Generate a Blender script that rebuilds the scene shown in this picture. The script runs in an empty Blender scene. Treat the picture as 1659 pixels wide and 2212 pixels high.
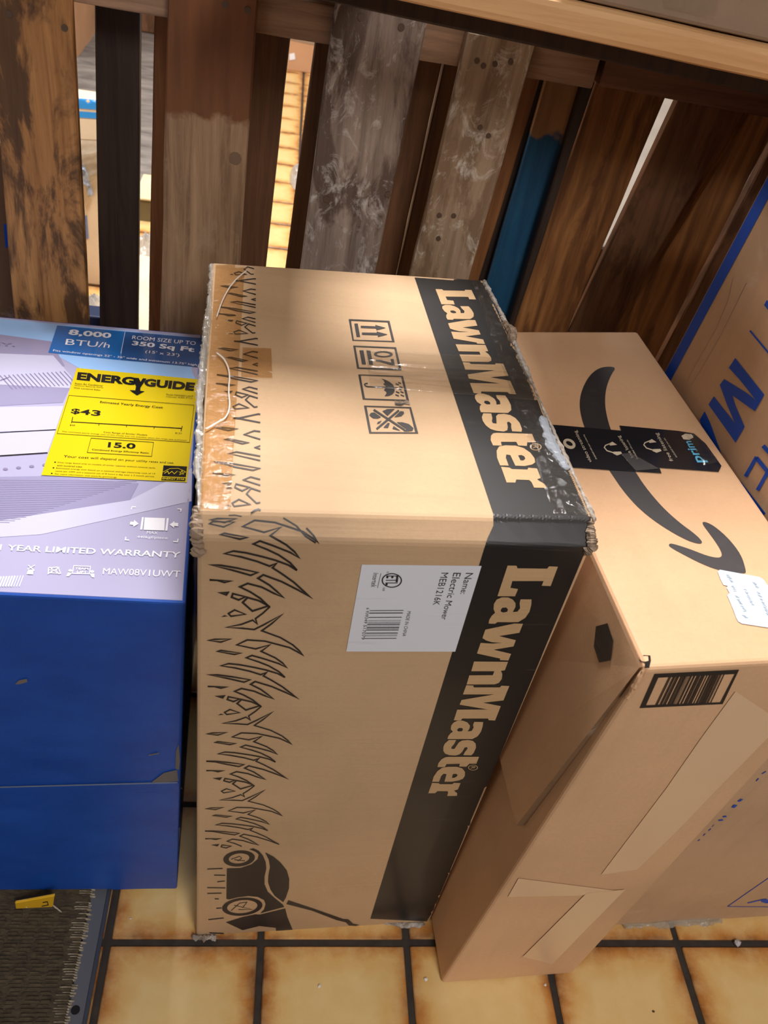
import bpy, bmesh, math, random
from mathutils import Vector, Matrix, Euler
from mathutils.bvhtree import BVHTree
from mathutils.geometry import tessellate_polygon

scene = bpy.context.scene
COL = scene.collection

# ------------------------------------------------------------------ camera
W, H, F = 1659.0, 2212.0, 1813.08
CAM_LOC = Vector((0, 0, 1.30234))
CAM_ROT = Euler((0.86079, -0.15205, -0.05941), 'XYZ')
CAM_M = CAM_ROT.to_matrix()
cam_data = bpy.data.cameras.new('camera')
cam_data.sensor_fit = 'VERTICAL'
cam_data.sensor_height = 36.0
cam_data.lens = F * 36.0 / H
cam_data.clip_start = 0.01
cam_data.dof.use_dof = True
cam_data.dof.focus_distance = 1.0
cam_data.dof.aperture_fstop = 10.0
cam = bpy.data.objects.new('camera', cam_data)
cam.location = CAM_LOC
cam.rotation_euler = CAM_ROT
COL.objects.link(cam)
scene.camera = cam

# ------------------------------------------------------------------ world, exposure
world = bpy.data.worlds.new('world')
scene.world = world
world.use_nodes = True
world.node_tree.nodes['Background'].inputs[0].default_value = (1.0, 0.97, 0.93, 1)
world.node_tree.nodes['Background'].inputs[1].default_value = 0.05
scene.view_settings.view_transform = 'Standard'
scene.view_settings.look = 'None'
scene.view_settings.exposure = 0.17
scene.view_settings.gamma = 1.0
scene.view_settings.use_curve_mapping = False
scene.cycles.use_denoising = True
scene.cycles.max_bounces = 8

# ------------------------------------------------------------------ lights of the room: ceiling panels
LIGHTS = [  # x, y, size x, size y, watts
    (0.75, -1.5, 0.6, 1.2, 54.0),
    (0.15, 1.75, 0.6, 0.6, 84.0),
    (-1.5, -0.9, 0.6, 1.2, 10.0),
    (0.35, -2.4, 0.6, 1.2, 10.0),
    (1.15, 3.9, 0.6, 1.2, 80.0),
    (-2.6, 3.2, 0.6, 1.2, 80.0),
]
CEIL = 2.75
for (x, y, sx, sy, p) in LIGHTS:
    ld = bpy.data.lights.new('ceiling_lamp', 'AREA')
    ld.shape = 'RECTANGLE'
    ld.size, ld.size_y = sx, sy
    ld.energy = p
    ld.color = (1.0, 0.962, 0.95)
    lo = bpy.data.objects.new('ceiling_lamp', ld)
    lo.location = (x, y, CEIL - 0.03)
    COL.objects.link(lo)


# ------------------------------------------------------------------ helpers
def px_dir(u, v):
    return CAM_M @ Vector(((u - W / 2) / F, -(v - H / 2) / F, -1.0))


def on_y(u, v, Y):
    d = px_dir(u, v)
    return CAM_LOC + d * ((Y - CAM_LOC.y) / d.y)


def on_z(u, v, z):
    d = px_dir(u, v)
    return CAM_LOC + d * ((z - CAM_LOC.z) / d.z)


def on_plane(u, v, p, n):
    d = px_dir(u, v)
    return CAM_LOC + d * ((Vector(p) - CAM_LOC).dot(n) / d.dot(n))


def tag(o, label=None, cat=None, group=None, kind=None):
    if label: o['label'] = label
    if cat: o['category'] = cat
    if group: o['group'] = group
    if kind: o['kind'] = kind
    return o


def thing(name, loc, label, cat, group=None):
    o = bpy.data.objects.new(name, None)
    o.empty_display_size = 0.05
    o.location = loc
    COL.objects.link(o)
    return tag(o, label, cat, group)


def origin_of(parent):
    v = Vector((0, 0, 0))
    while parent is not None:
        v += Vector(parent.location)
        parent = parent.parent
    return v


def obj(name, verts, faces, mat, parent=None, origin=None, smooth=False):
    """mesh object from world-space vertices; only unrotated parents are used"""
    po = origin_of(parent)
    if origin is None:
        origin = po.copy() if parent is not None else Vector((0, 0, 0))
    origin = Vector(origin)
    me = bpy.data.meshes.new(name)
    me.from_pydata([tuple(Vector(v) - origin) for v in verts], [], faces)
    me.materials.append(mat)
    if smooth:
        for p in me.polygons: p.use_smooth = True
    me.update()
    o = bpy.data.objects.new(name, me)
    o.parent = parent
    o.location = origin - po
    COL.objects.link(o)
    return o


HEX_FACES = [(0, 3, 2, 1), (4, 5, 6, 7), (0, 1, 5, 4), (1, 2, 6, 5), (2, 3, 7, 6), (3, 0, 4, 7)]


def hex_mesh(c, bevel=0.0, seg=2, cuts=0, jitter=0.0, rnd=None, long_axis=None, tri=False):
    """8 corners (bottom 4 ccw, top 4 ccw) -> bevelled verts, faces"""
    bm = bmesh.new()
    vs = [bm.verts.new(p) for p in c]
    for f in HEX_FACES: bm.faces.new([vs[i] for i in f])
    bmesh.ops.recalc_face_normals(bm, faces=bm.faces)
    if bevel > 0:
        bmesh.ops.bevel(bm, geom=list(bm.edges), offset=bevel, segments=seg, affect='EDGES', profile=0.5)
    if cuts:
        ax = long_axis
        lo = min(v.co[ax] for v in bm.verts); hi = max(v.co[ax] for v in bm.verts)
        for k in range(1, cuts + 1):
            co = Vector((0, 0, 0)); co[ax] = lo + (hi - lo) * k / (cuts + 1)
            no = Vector((0, 0, 0)); no[ax] = 1
            bmesh.ops.bisect_plane(bm, geom=list(bm.verts) + list(bm.edges) + list(bm.faces), plane_co=co, plane_no=no)
    if jitter and rnd:
        for v in bm.verts:
            v.co += Vector((rnd.uniform(-1, 1), rnd.uniform(-1, 1), rnd.uniform(-1, 1))) * jitter
    if tri: bmesh.ops.triangulate(bm, faces=list(bm.faces))
    bm.verts.index_update()
    V = [v.co.copy() for v in bm.verts]
    Fc = [tuple(v.index for v in f.verts) for f in bm.faces]
    bm.free()
    return V, Fc


def box_mesh(x0, x1, y0, y1, z0, z1, bevel=0.0, **k):
    c = [(x0, y0, z0), (x1, y0, z0), (x1, y1, z0), (x0, y1, z0), (x0, y0, z1), (x1, y0, z1), (x1, y1, z1), (x0, y1, z1)]
    return hex_mesh([Vector(p) for p in c], bevel, **k)


class Surf:
    """a body mesh that prints, labels and tapes are laid on"""
    def __init__(self, V, Fc, parent):
        self.bvh = BVHTree.FromPolygons([Vector(v) for v in V], Fc)
        self.parent = parent

    def hit(self, u, v, off):
        d = px_dir(u, v).normalized()
        loc, n, i, dist = self.bvh.ray_cast(CAM_LOC, d)
        if loc is None: return None
        if n.dot(d) > 0: n = -n
        return loc + n * off


def face_cam(V, q):
    n = (V[q[1]] - V[q[0]]).cross(V[q[2]] - V[q[0]])
    return tuple(q) if n.dot(CAM_LOC - V[q[0]]) > 0 else tuple(reversed(q))


def tri_subdiv(pts, tris, L):
    pts = list(pts); out = []; cache = {}
    def mid(a, b):
        k = (min(a, b), max(a, b))
        if k not in cache:
            cache[k] = len(pts)
            pts.append(((pts[a][0] + pts[b][0]) / 2, (pts[a][1] + pts[b][1]) / 2))
        return cache[k]
    def ln(a, b): return math.hypot(pts[a][0] - pts[b][0], pts[a][1] - pts[b][1])
    st = list(tris)
    while st:
        a, b, c = st.pop()
        es = [ln(a, b), ln(b, c), ln(c, a)]
        m = max(es)
        if m <= L: out.append((a, b, c)); continue
        k = es.index(m)
        if k == 1: a, b, c = b, c, a
        elif k == 2: a, b, c = c, a, b
        q = mid(a, b)
        st.append((a, q, c)); st.append((q, b, c))
    return pts, out


def stroke(points, w, closed=False):
    """ribbon of width w along a 2D polyline -> list of quads"""
    P = [Vector((p[0], p[1])) for p in points]
    if closed: P = P + [P[0]]
    n = len(P)
    L, R = [], []
    for i in range(n):
        if closed and i in (0, n - 1):
            a, b = P[1] - P[0], P[-1] - P[-2]
        else:
            a = P[min(i + 1, n - 1)] - P[min(i, n - 2)]
            b = P[max(i, 1)] - P[max(i - 1, 0)]
        a = a.normalized() if a.length else Vector((1, 0)); b = b.normalized() if b.length else a
        t = a + b
        t = t.normalized() if t.length > 0.15 else a
        nrm = Vector((-t.y, t.x))
        k = max(0.45, abs(nrm.dot(Vector((-a.y, a.x)))))
        wd = w / 2 / k
        L.append(P[i] + nrm * wd); R.append(P[i] - nrm * wd)
    return [[tuple(L[i]), tuple(L[i + 1]), tuple(R[i + 1]), tuple(R[i])] for i in range(n - 1)]


def ellipse(cx, cy, rx, ry, n=28, rot=0.0):
    return [(cx + rx * math.cos(t) * math.cos(rot) - ry * math.sin(t) * math.sin(rot),
             cy + rx * math.cos(t) * math.sin(rot) + ry * math.sin(t) * math.cos(rot))
            for t in [2 * math.pi * i / n for i in range(n)]]


def ring(outer, inner):
    return ('h', outer, [inner])


def chaikin(pts, n=2):
    for _ in range(n):
        out = []
        for i in range(len(pts)):
            a, b = pts[i], pts[(i + 1) % len(pts)]
            out += [(a[0] * .75 + b[0] * .25, a[1] * .75 + b[1] * .25), (a[0] * .25 + b[0] * .75, a[1] * .25 + b[1] * .75)]
        pts = out
    return pts


def chaikin_open(pts, n=2):
    for _ in range(n):
        out = [pts[0]]
        for a, b in zip(pts[:-1], pts[1:]):
            out += [(a[0] * .75 + b[0] * .25, a[1] * .75 + b[1] * .25), (a[0] * .25 + b[0] * .75, a[1] * .25 + b[1] * .75)]
        pts = out + [pts[-1]]
    return pts


def cv(pts, s, ox, oy):
    """zoom-crop coordinates -> photo pixels"""
    return [(p[0] * s + ox, p[1] * s + oy) for p in pts]


def decal(name, polys, mat, surf, off=0.0004, L=None, parent=None, label=None, smooth=False):
    V, T = [], []
    for poly in polys:
        if poly and poly[0] == 'h':
            loops = [poly[1]] + list(poly[2])
        else:
            loops = [poly]
        pts = [p for l in loops for p in l]
        tris = tessellate_polygon([[Vector((p[0], p[1], 0)) for p in l] for l in loops])
        if L: pts, tris = tri_subdiv(pts, tris, L)
        idx = []
        for p in pts:
            h = surf.hit(p[0], p[1], off)
            if h is None: idx.append(None)
            else: idx.append(len(V)); V.append(h)
        for t in tris:
            q = [idx[i] for i in t]
            if None in q: continue
            T.append(face_cam(V, q))
    o = obj(name, V, T, mat, parent or surf.parent, smooth=smooth)
    if label: o['label'] = label
    return o


def homography(src, dst):
    A = []; b = []
    for (x, y), (u, v) in zip(src, dst):
        A.append([x, y, 1, 0, 0, 0, -u * x, -u * y]); b.append(u)
        A.append([0, 0, 0, x, y, 1, -v * x, -v * y]); b.append(v)
    n = 8
    if len(A) > 8:   # least squares by normal equations
        At = [[sum(A[k][i] * A[k][j] for k in range(len(A))) for j in range(n)] for i in range(n)]
        bt = [sum(A[k][i] * b[k] for k in range(len(A))) for i in range(n)]
        A, b = At, bt
    M = [A[i][:] + [b[i]] for i in range(n)]
    for i in range(n):
        p = max(range(i, n), key=lambda r: abs(M[r][i])); M[i], M[p] = M[p], M[i]
        for r in range(n):
            if r != i:
                k = M[r][i] / M[i][i]
                for c in range(i, n + 1): M[r][c] -= k * M[i][c]
    h = [M[i][n] / M[i][i] for i in range(n)]
    def f(p):
        w = h[6] * p[0] + h[7] * p[1] + 1
        return ((h[0] * p[0] + h[1] * p[1] + h[2]) / w, (h[3] * p[0] + h[4] * p[1] + h[5]) / w)
    return f


_txt = {}


def text_polys(body, quad, bold=0.0):
    """quad = TL, TR, BR, BL of the inked text in photo pixels -> triangles in photo pixels"""
    key = (body, bold)
    if key not in _txt:
        cu = bpy.data.curves.new('lettering', 'FONT')
        cu.body = body; cu.offset = bold; cu.resolution_u = 3
        to = bpy.data.objects.new('lettering', cu)
        COL.objects.link(to)
        bpy.context.view_layer.update()
        me = bpy.data.meshes.new_from_object(to.evaluated_get(bpy.context.evaluated_depsgraph_get()))
        vs = [(v.co.x, v.co.y) for v in me.vertices]
        fs = [tuple(p.vertices) for p in me.polygons]
        bpy.data.objects.remove(to); bpy.data.curves.remove(cu); bpy.data.meshes.remove(me)
        x0 = min(v[0] for v in vs); x1 = max(v[0] for v in vs); y0 = min(v[1] for v in vs); y1 = max(v[1] for v in vs)
        _txt[key] = ([((v[0] - x0) / (x1 - x0), (v[1] - y0) / (y1 - y0)) for v in vs], fs)
    vs, fs = _txt[key]
    f = homography([(0, 1), (1, 1), (1, 0), (0, 0)], quad)
    q = [f(v) for v in vs]
    return [[q[i] for i in fc] for fc in fs]


def rect_polys(quad, nx, ny):
    f = homography([(0, 0), (1, 0), (1, 1), (0, 1)], quad)
    return [[f((i / nx, j / ny)), f(((i + 1) / nx, j / ny)), f(((i + 1) / nx, (j + 1) / ny)), f((i / nx, (j + 1) / ny))]
            for i in range(nx) for j in range(ny)]


def film(name, quad, nx, ny, mat, surf, off, ridge, rnd, axis=0, parent=None, label=None, waves=5, folds=()):
    """a strip of clear tape laid on a surface with long ridges and crinkles"""
    f = homography([(0, 0), (1, 0), (1, 1), (0, 1)], quad)
    ph = [(rnd.uniform(0, 6.28), rnd.uniform(2, 16), rnd.uniform(-3, 3)) for _ in range(waves)]
    V, idx = [], {}
    for j in range(ny + 1):
        for i in range(nx + 1):
            s, t = i / nx, j / ny
            a, b = (s, t) if axis == 0 else (t, s)
            r = sum(math.sin(p + fr * b * 3 + k * a) for p, fr, k in ph) / waves
            r = ridge * (0.5 + 0.5 * r) ** 3 * 2.2 + ridge * 0.35 * rnd.random()
            for c, wd, hgt, wob in folds:
                r += hgt * math.exp(-((b - c - wob * math.sin(a * 5 + c * 40)) / wd) ** 2) * (0.55 + 0.45 * math.sin(a * 11 + c * 90)) * min(1, a * 4 + .1)
            if i in (0, nx) or j in (0, ny): r *= 0.1
            u, v = f((s, t))
            h = surf.hit(u, v, off + r)
            if h is not None: idx[(i, j)] = len(V); V.append(h)
    Fc = []
    for j in range(ny):
        for i in range(nx):
            q = [idx.get(k) for k in ((i, j), (i + 1, j), (i + 1, j + 1), (i, j + 1))]
            if None not in q: Fc.append(face_cam(V, q))
    o = obj(name, V, Fc, mat, parent or surf.parent, smooth=True)
    if label: o['label'] = label
    return o


# ------------------------------------------------------------------ materials
def new_mat(name):
    m = bpy.data.materials.new(name)
    m.use_nodes = True
    nt = m.node_tree
    return m, nt, nt.nodes['Principled BSDF']


def N(nt, typ, **k):
    n = nt.nodes.new(typ)
    for a, v in k.items():
        if a.startswith('i_'): n.inputs[a[2:].replace('_', ' ')].default_value = v
        else: setattr(n, a, v)
    return n


def srgb(r, g, b):
    f = lambda c: (c / 255 / 12.92) if c / 255 <= 0.04045 else ((c / 255 + 0.055) / 1.055) ** 2.4
    return (f(r), f(g), f(b), 1)


def mixc(nt, fac, a, b, blend='MIX'):
    n = nt.nodes.new('ShaderNodeMix'); n.data_type = 'RGBA'; n.blend_type = blend
    for s, v in ((0, fac), (6, a), (7, b)):
        if isinstance(v, (int, float, tuple)): n.inputs[s].default_value = v
        else: nt.links.new(v, n.inputs[s])
    return n.outputs[2]


def coords(nt, kind='Object', scale=(1, 1, 1), loc=(0, 0, 0), rot=(0, 0, 0)):
    if kind == 'World':
        g = nt.nodes.new('ShaderNodeNewGeometry'); out = g.outputs['Position']
    else:
        t = nt.nodes.new('ShaderNodeTexCoord'); out = t.outputs[kind]
    m = nt.nodes.new('ShaderNodeMapping')
    m.inputs['Scale'].default_value = scale; m.inputs['Location'].default_value = loc; m.inputs['Rotation'].default_value = rot
    nt.links.new(out, m.inputs[0])
    return m.outputs[0]


def noise(nt, vec, scale, detail=4, rough=0.55, dist=0.0):
    n = nt.nodes.new('ShaderNodeTexNoise')
    n.inputs['Scale'].default_value = scale; n.inputs['Detail'].default_value = detail
    n.inputs['Roughness'].default_value = rough; n.inputs['Distortion'].default_value = dist
    nt.links.new(vec, n.inputs['Vector'])
    return n.outputs['Fac']


def ramp(nt, fac, stops):
    r = nt.nodes.new('ShaderNodeValToRGB')
    el = r.color_ramp.elements
    el[0].position, el[0].color = stops[0][0], stops[0][1] if isinstance(stops[0][1], tuple) else (stops[0][1],) * 3 + (1,)
    el[1].position, el[1].color = stops[-1][0], stops[-1][1] if isinstance(stops[-1][1], tuple) else (stops[-1][1],) * 3 + (1,)
    for p, c in stops[1:-1]:
        e = el.new(p); e.color = c if isinstance(c, tuple) else (c,) * 3 + (1,)
    nt.links.new(fac, r.inputs[0])
    return r.outputs[0]


def bump(nt, h, strength, dist=0.001):
    b = nt.nodes.new('ShaderNodeBump')
    b.inputs['Strength'].default_value = strength; b.inputs['Distance'].default_value = dist
    nt.links.new(h, b.inputs['Height'])
    return b.outputs[0]


def flat(name, c, rough=0.5, coat=0.0, metal=0.0, coat_rough=0.1, spec=0.5):
    m, nt, p = new_mat(name)
    p.inputs['Base Color'].default_value = c
    p.inputs['Roughness'].default_value = rough
    p.inputs['Metallic'].default_value = metal
    p.inputs['Coat Weight'].default_value = coat
    p.inputs['Coat Roughness'].default_value = coat_rough
    p.inputs['Specular IOR Level'].default_value = spec
    return m


def kraft(name, c, flute=(1, 1, 1), rough=0.62, streak=0.25, flute_scale=900, scuff=0.0, seed=0.0, coat=0.0):
    """corrugated cardboard: fibre mottling, faint flute lines, dull scuffs"""
    m, nt, p = new_mat(name)
    v = coords(nt, 'World', loc=(seed, seed * 0.7, seed * 1.3))
    big = noise(nt, v, 5, 3, 0.5)
    fine = noise(nt, coords(nt, 'World', scale=(1, 1, 1), loc=(seed, 0, 0)), 220, 5, 0.7)
    c2 = tuple(x * 0.86 for x in c[:3]) + (1,)
    c3 = tuple(min(1, x * 1.10) for x in c[:3]) + (1,)
    base = ramp(nt, big, [(0.3, c2), (0.5, c), (0.72, c3)])
    base = mixc(nt, ramp(nt, fine, [(0.35, 0.0), (0.75, 0.22)]), base, tuple(x * 0.72 for x in c[:3]) + (1,))
    st = noise(nt, coords(nt, 'World', scale=flute, loc=(seed, seed, seed)), 60, 3, 0.6)
    base = mixc(nt, ramp(nt, st, [(0.52, 0.0), (0.8, streak)]), base, tuple(x * 0.6 for x in c[:3]) + (1,))
    if scuff:
        sc = noise(nt, coords(nt, 'World', loc=(seed * 2, 3, 1)), 14, 6, 0.65, 0.6)
        base = mixc(nt, ramp(nt, sc, [(0.6, 0.0), (0.75, scuff)]), base, (0.75, 0.66, 0.54, 1))
    nt.links.new(base, p.inputs['Base Color'])
    p.inputs['Roughness'].default_value = rough
    p.inputs['Coat Weight'].default_value = coat
    p.inputs['Coat Roughness'].default_value = 0.25
    p.inputs['Specular IOR Level'].default_value = 0.35
    h = mixc(nt, 0.5, fine, st)
    nt.links.new(bump(nt, h, 0.25, 0.0012), p.inputs['Normal'])
    return m


def ink(name, c, rough=0.5, wear=0.0, wear_c=(0.4, 0.28, 0.17, 1), scale=(1, 1, 30), coat=0.0, thr=0.62):
    """printed ink with rubbed lines"""
    m, nt, p = new_mat(name)
    if wear:
        n = noise(nt, coords(nt, 'World', scale=scale), 30, 5, 0.65)
        n2 = noise(nt, coords(nt, 'World', loc=(4, 2, 9)), 9, 3)
        f = mixc(nt, 1.0, ramp(nt, n, [(thr, 0.0), (thr + 0.14, wear)]), ramp(nt, n2, [(0.45, 0.0), (0.6, 1.0)]), 'MULTIPLY')
        nt.links.new(mixc(nt, f, c, wear_c), p.inputs['Base Color'])
    else:
        p.inputs['Base Color'].default_value = c
    p.inputs['Roughness'].default_value = rough
    p.inputs['Coat Weight'].default_value = coat
    return m


def wood(name, light, dark, axis=2, stain=None, stain_amt=0.0, scuff=None, scuff_amt=0.0, seed=0.0, rough=0.65,
         grain=60, patch=None, patch_z=None, patch_below=False, ring=0.0):
    m, nt, p = new_mat(name)
    def sc(a, b):
        s = [a, a, a]; s[axis] = b; return tuple(s)
    L = (seed * 3.1, seed * 1.7, seed * 2.3)
    g = noise(nt, coords(nt, 'World', scale=sc(1, 0.06), loc=L), grain, 6, 0.7, 0.4)
    base = ramp(nt, g, [(0.3, dark), (0.48, tuple((a + b) / 2 for a, b in zip(light, dark))), (0.68, light)])
    if ring:
        w = nt.nodes.new('ShaderNodeTexWave')
        w.wave_type = 'BANDS'; w.bands_direction = 'X'
        w.inputs['Scale'].default_value = 11; w.inputs['Distortion'].default_value = 14
        w.inputs['Detail'].default_value = 2; w.inputs['Detail Scale'].default_value = 1.2
        nt.links.new(coords(nt, 'World', scale=sc(1, 0.16), loc=L), w.inputs[0])
        base = mixc(nt, ramp(nt, w.outputs['Fac'], [(0.35, 0.0), (0.9, ring)]), base, tuple(x * 0.3 for x in dark[:3]) + (1,))
    if stain:
        s = noise(nt, coords(nt, 'World', scale=sc(1, 0.28), loc=(L[1], L[2], L[0])), 16, 6, 0.68, 0.5)
        base = mixc(nt, ramp(nt, s, [(0.50, 0.0), (0.58, stain_amt)]), base, stain)
    if scuff:
        s = noise(nt, coords(nt, 'World', scale=sc(1, 0.6), loc=(L[2] + 5, L[0], L[1])), 30, 8, 0.75, 1.0)
        base = mixc(nt, ramp(nt, s, [(0.53, 0.0), (0.66, scuff_amt)]), base, scuff)
    if patch:
        ge = nt.nodes.new('ShaderNodeNewGeometry'); sx = nt.nodes.new('ShaderNodeSeparateXYZ')
        nt.links.new(ge.outputs['Position'], sx.inputs[0])
        ed = noise(nt, coords(nt, 'World', scale=sc(1, 1)), 30, 4)
        ad = N(nt, 'ShaderNodeMath', operation='MULTIPLY_ADD')
        nt.links.new(ed, ad.inputs[0]); ad.inputs[1].default_value = 0.05; nt.links.new(sx.outputs['Z'], ad.inputs[2])
        lo, hi = patch_z + 0.025 - 0.004, patch_z + 0.025 + 0.004
        mr = N(nt, 'ShaderNodeMapRange')
        mr.inputs['From Min'].default_value = lo; mr.inputs['From Max'].default_value = hi
        nt.links.new(ad.outputs[0], mr.inputs['Value'])
        pv = noise(nt, coords(nt, 'World', scale=sc(1, 0.1), loc=L), 40, 5, 0.6)
        pc = ramp(nt, pv, [(0.3, tuple(x * 0.55 for x in patch[:3]) + (1,)), (0.7, patch)])
        base = mixc(nt, mr.outputs[0], base, pc)
    nt.links.new(base, p.inputs['Base Color'])
    p.inputs['Roughness'].default_value = rough
    p.inputs['Specular IOR Level'].default_value = 0.4
    nt.links.new(bump(nt, g, 0.45, 0.002), p.inputs['Normal'])
    return m


def clear_film(name, tint, amount, rough=0.08, gloss=0.5, crinkle=0.3, scale=60, through=(0.97, 0.965, 0.95, 1)):
    """clear packing tape: mostly see-through, a little milky, shiny and crinkled"""
    m, nt, p = new_mat(name)
    tr = nt.nodes.new('ShaderNodeBsdfTransparent')
    tr.inputs[0].default_value = through
    p.inputs['Base Color'].default_value = tint
    p.inputs['Roughness'].default_value = rough
    p.inputs['Specular IOR Level'].default_value = gloss
    gl = nt.nodes.new('ShaderNodeBsdfGlossy')
    gl.inputs['Roughness'].default_value = rough
    fr = nt.nodes.new('ShaderNodeFresnel'); fr.inputs[0].default_value = 1.45
    n = noise(nt, coords(nt, 'World'), scale, 4, 0.6, 0.8)
    b = bump(nt, n, crinkle, 0.004)
    nt.links.new(b, gl.inputs['Normal']); nt.links.new(b, fr.inputs['Normal']); nt.links.new(b, p.inputs['Normal'])
    m1 = nt.nodes.new('ShaderNodeMixShader'); m1.inputs[0].default_value = amount
    nt.links.new(tr.outputs[0], m1.inputs[1]); nt.links.new(p.outputs[0], m1.inputs[2])
    m2 = nt.nodes.new('ShaderNodeMixShader')
    cl = N(nt, 'ShaderNodeMath', operation='MINIMUM'); cl.inputs[1].default_value = 0.2
    nt.links.new(fr.outputs[0], cl.inputs[0]); nt.links.new(cl.outputs[0], m2.inputs[0]); nt.links.new(m1.outputs[0], m2.inputs[1]); nt.links.new(gl.outputs[0], m2.inputs[2])
    nt.links.new(m2.outputs[0], nt.nodes['Material Output'].inputs[0])
    return m


def tile_mat():
    m, nt, p = new_mat('glazed floor tile')
    tc = nt.nodes.new('ShaderNodeTexCoord'); sp = nt.nodes.new('ShaderNodeSeparateXYZ')
    nt.links.new(tc.outputs['Generated'], sp.inputs[0])
    def edge(o):
        a = N(nt, 'ShaderNodeMath', operation='SUBTRACT'); nt.links.new(o, a.inputs[0]); a.inputs[1].default_value = 0.5
        b = N(nt, 'ShaderNodeMath', operation='ABSOLUTE'); nt.links.new(a.outputs[0], b.inputs[0]); return b.outputs[0]
    mx = N(nt, 'ShaderNodeMath', operation='MAXIMUM')
    nt.links.new(edge(sp.outputs[0]), mx.inputs[0]); nt.links.new(edge(sp.outputs[1]), mx.inputs[1])
    n1 = noise(nt, coords(nt, 'World'), 14, 6, 0.65, 0.3)
    big = noise(nt, coords(nt, 'World', loc=(3, 7, 0)), 5, 2, 0.5)
    ad = N(nt, 'ShaderNodeMath', operation='MULTIPLY_ADD'); nt.links.new(n1, ad.inputs[0]); ad.inputs[1].default_value = 0.20
    nt.links.new(mx.outputs[0], ad.inputs[2])
    ad2 = N(nt, 'ShaderNodeMath', operation='MULTIPLY_ADD'); nt.links.new(big, ad2.inputs[0]); ad2.inputs[1].default_value = 0.16
    nt.links.new(ad.outputs[0], ad2.inputs[2])
    c = ramp(nt, ad2.outputs[0], [(0.42, srgb(222, 190, 128)), (0.56, srgb(214, 172, 104)), (0.635, srgb(188, 128, 62)), (0.70, srgb(120, 66, 26))])
    n2 = noise(nt, coords(nt, 'World', loc=(1, 2, 3)), 30, 5, 0.6)
    c = mixc(nt, ramp(nt, n2, [(0.42, 0.0), (0.72, 0.4)]), c, srgb(232, 208, 150))
    nt.links.new(c, p.inputs['Base Color'])
    p.inputs['Roughness'].default_value = 0.38
    nt.links.new(bump(nt, n1, 0.15, 0.003), p.inputs['Normal'])
    return m


def mottled(name, a, b, scale=20, rough=0.8, stretch=(1, 1, 1), bmp=0.0, lo=0.35, hi=0.7):
    m, nt, p = new_mat(name)
    n = noise(nt, coords(nt, 'World', scale=stretch), scale, 6, 0.65, 0.3)
    nt.links.new(ramp(nt, n, [(lo, a), (hi, b)]), p.inputs['Base Color'])
    p.inputs['Roughness'].default_value = rough
    if bmp: nt.links.new(bump(nt, n, bmp, 0.004), p.inputs['Normal'])
    return m


M_KR_MOWER = kraft('tan carton board', srgb(197, 164, 127), flute=(0.03, 1, 6), seed=1.0, streak=0.16)
M_KR_SHIP = kraft('orange tan carton board', srgb(214, 172, 132), flute=(1, 1, 0.05), seed=2.0, streak=0.12)
M_KR_APP = kraft('brown carton board', srgb(200, 164, 130), flute=(1, 1, 0.05), seed=3.0, streak=0.2, scuff=0.25)
M_KR_DARK = kraft('carton edge board', srgb(120, 92, 66), seed=4.0, streak=0.5, scuff=0.4)
M_KR_GREY = kraft('grey tan carton board', srgb(150, 128, 106), seed=5.0, scuff=0.1, coat=0.15)
M_BLACK = ink('black band ink', srgb(33, 31, 30), 0.42, wear=0.5, wear_c=srgb(96, 84, 70), scale=(0.15, 1, 5), coat=0.12)
M_INK = ink('black line ink', srgb(42, 36, 34), 0.5)
M_LETTER = kraft('bare board lettering', srgb(196, 162, 120), flute=(0.03, 1, 6), seed=1.0, streak=0.25)
M_LABEL = ink('white paper label', srgb(222, 224, 232), 0.4, wear=0.55, wear_c=srgb(150, 150, 160), scale=(0.2, 1, 5))
M_TAPE = clear_film('clear packing tape', srgb(205, 190, 165), 0.02, rough=0.16, crinkle=0.25, scale=30, through=(0.99, 0.985, 0.975, 1))
M_TAPE2 = clear_film('crinkled packing tape', srgb(205, 190, 165), 0.01, rough=0.06, crinkle=1.0, scale=70)
M_TAPE_MILK = flat('taped board', srgb(224, 190, 152), 0.4, coat=0.35, coat_rough=0.25)
M_TAPE_TAN = clear_film('tan packing tape', srgb(190, 140, 82), 0.07, rough=0.08, crinkle=0.8, scale=70, through=(0.92, 0.82, 0.67, 1))
M_TAPE_EDGE = clear_film('crinkled edge tape', srgb(200, 195, 180), 0.35, rough=0.1, crinkle=0.9, scale=120)
M_TORN = mottled('torn paper', srgb(120, 104, 86), srgb(196, 190, 182), 90, 0.75, bmp=0.8)
M_TORN_BROWN = mottled('torn brown paper', srgb(96, 76, 58), srgb(170, 150, 128), 120, 0.8, bmp=0.8)
M_BTAPE = ink('black branded tape', srgb(34, 34, 38), 0.2, wear=0.3, wear_c=srgb(90, 88, 88), scale=(1, 1, 1), coat=0.3)
M_SMILE = ink('charcoal ink', srgb(52, 49, 50), 0.5, wear=0.25, wear_c=srgb(90, 84, 84), scale=(1, 1, 1), thr=0.55)
M_WHITE = flat('white print', srgb(232, 232, 238), 0.35)
M_CREAM = flat('cream print', srgb(206, 192, 168), 0.4)
M_SKY = flat('light blue print', srgb(96, 180, 220), 0.4)
M_BLUE_INK = ink('blue ink', srgb(6, 74, 184), 0.55, wear=0.15, scale=(1, 1, 1))
M_TILE = tile_mat()
M_GROUT = mottled('dark grout', srgb(44, 38, 34), srgb(62, 54, 46), 40, 0.9)


# ------------------------------------------------------------------ structure: floor with tiles, walls, ceiling
def struct(name, V, Fc, mat):
    return tag(obj(name, V, Fc, mat), kind='structure')


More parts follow.
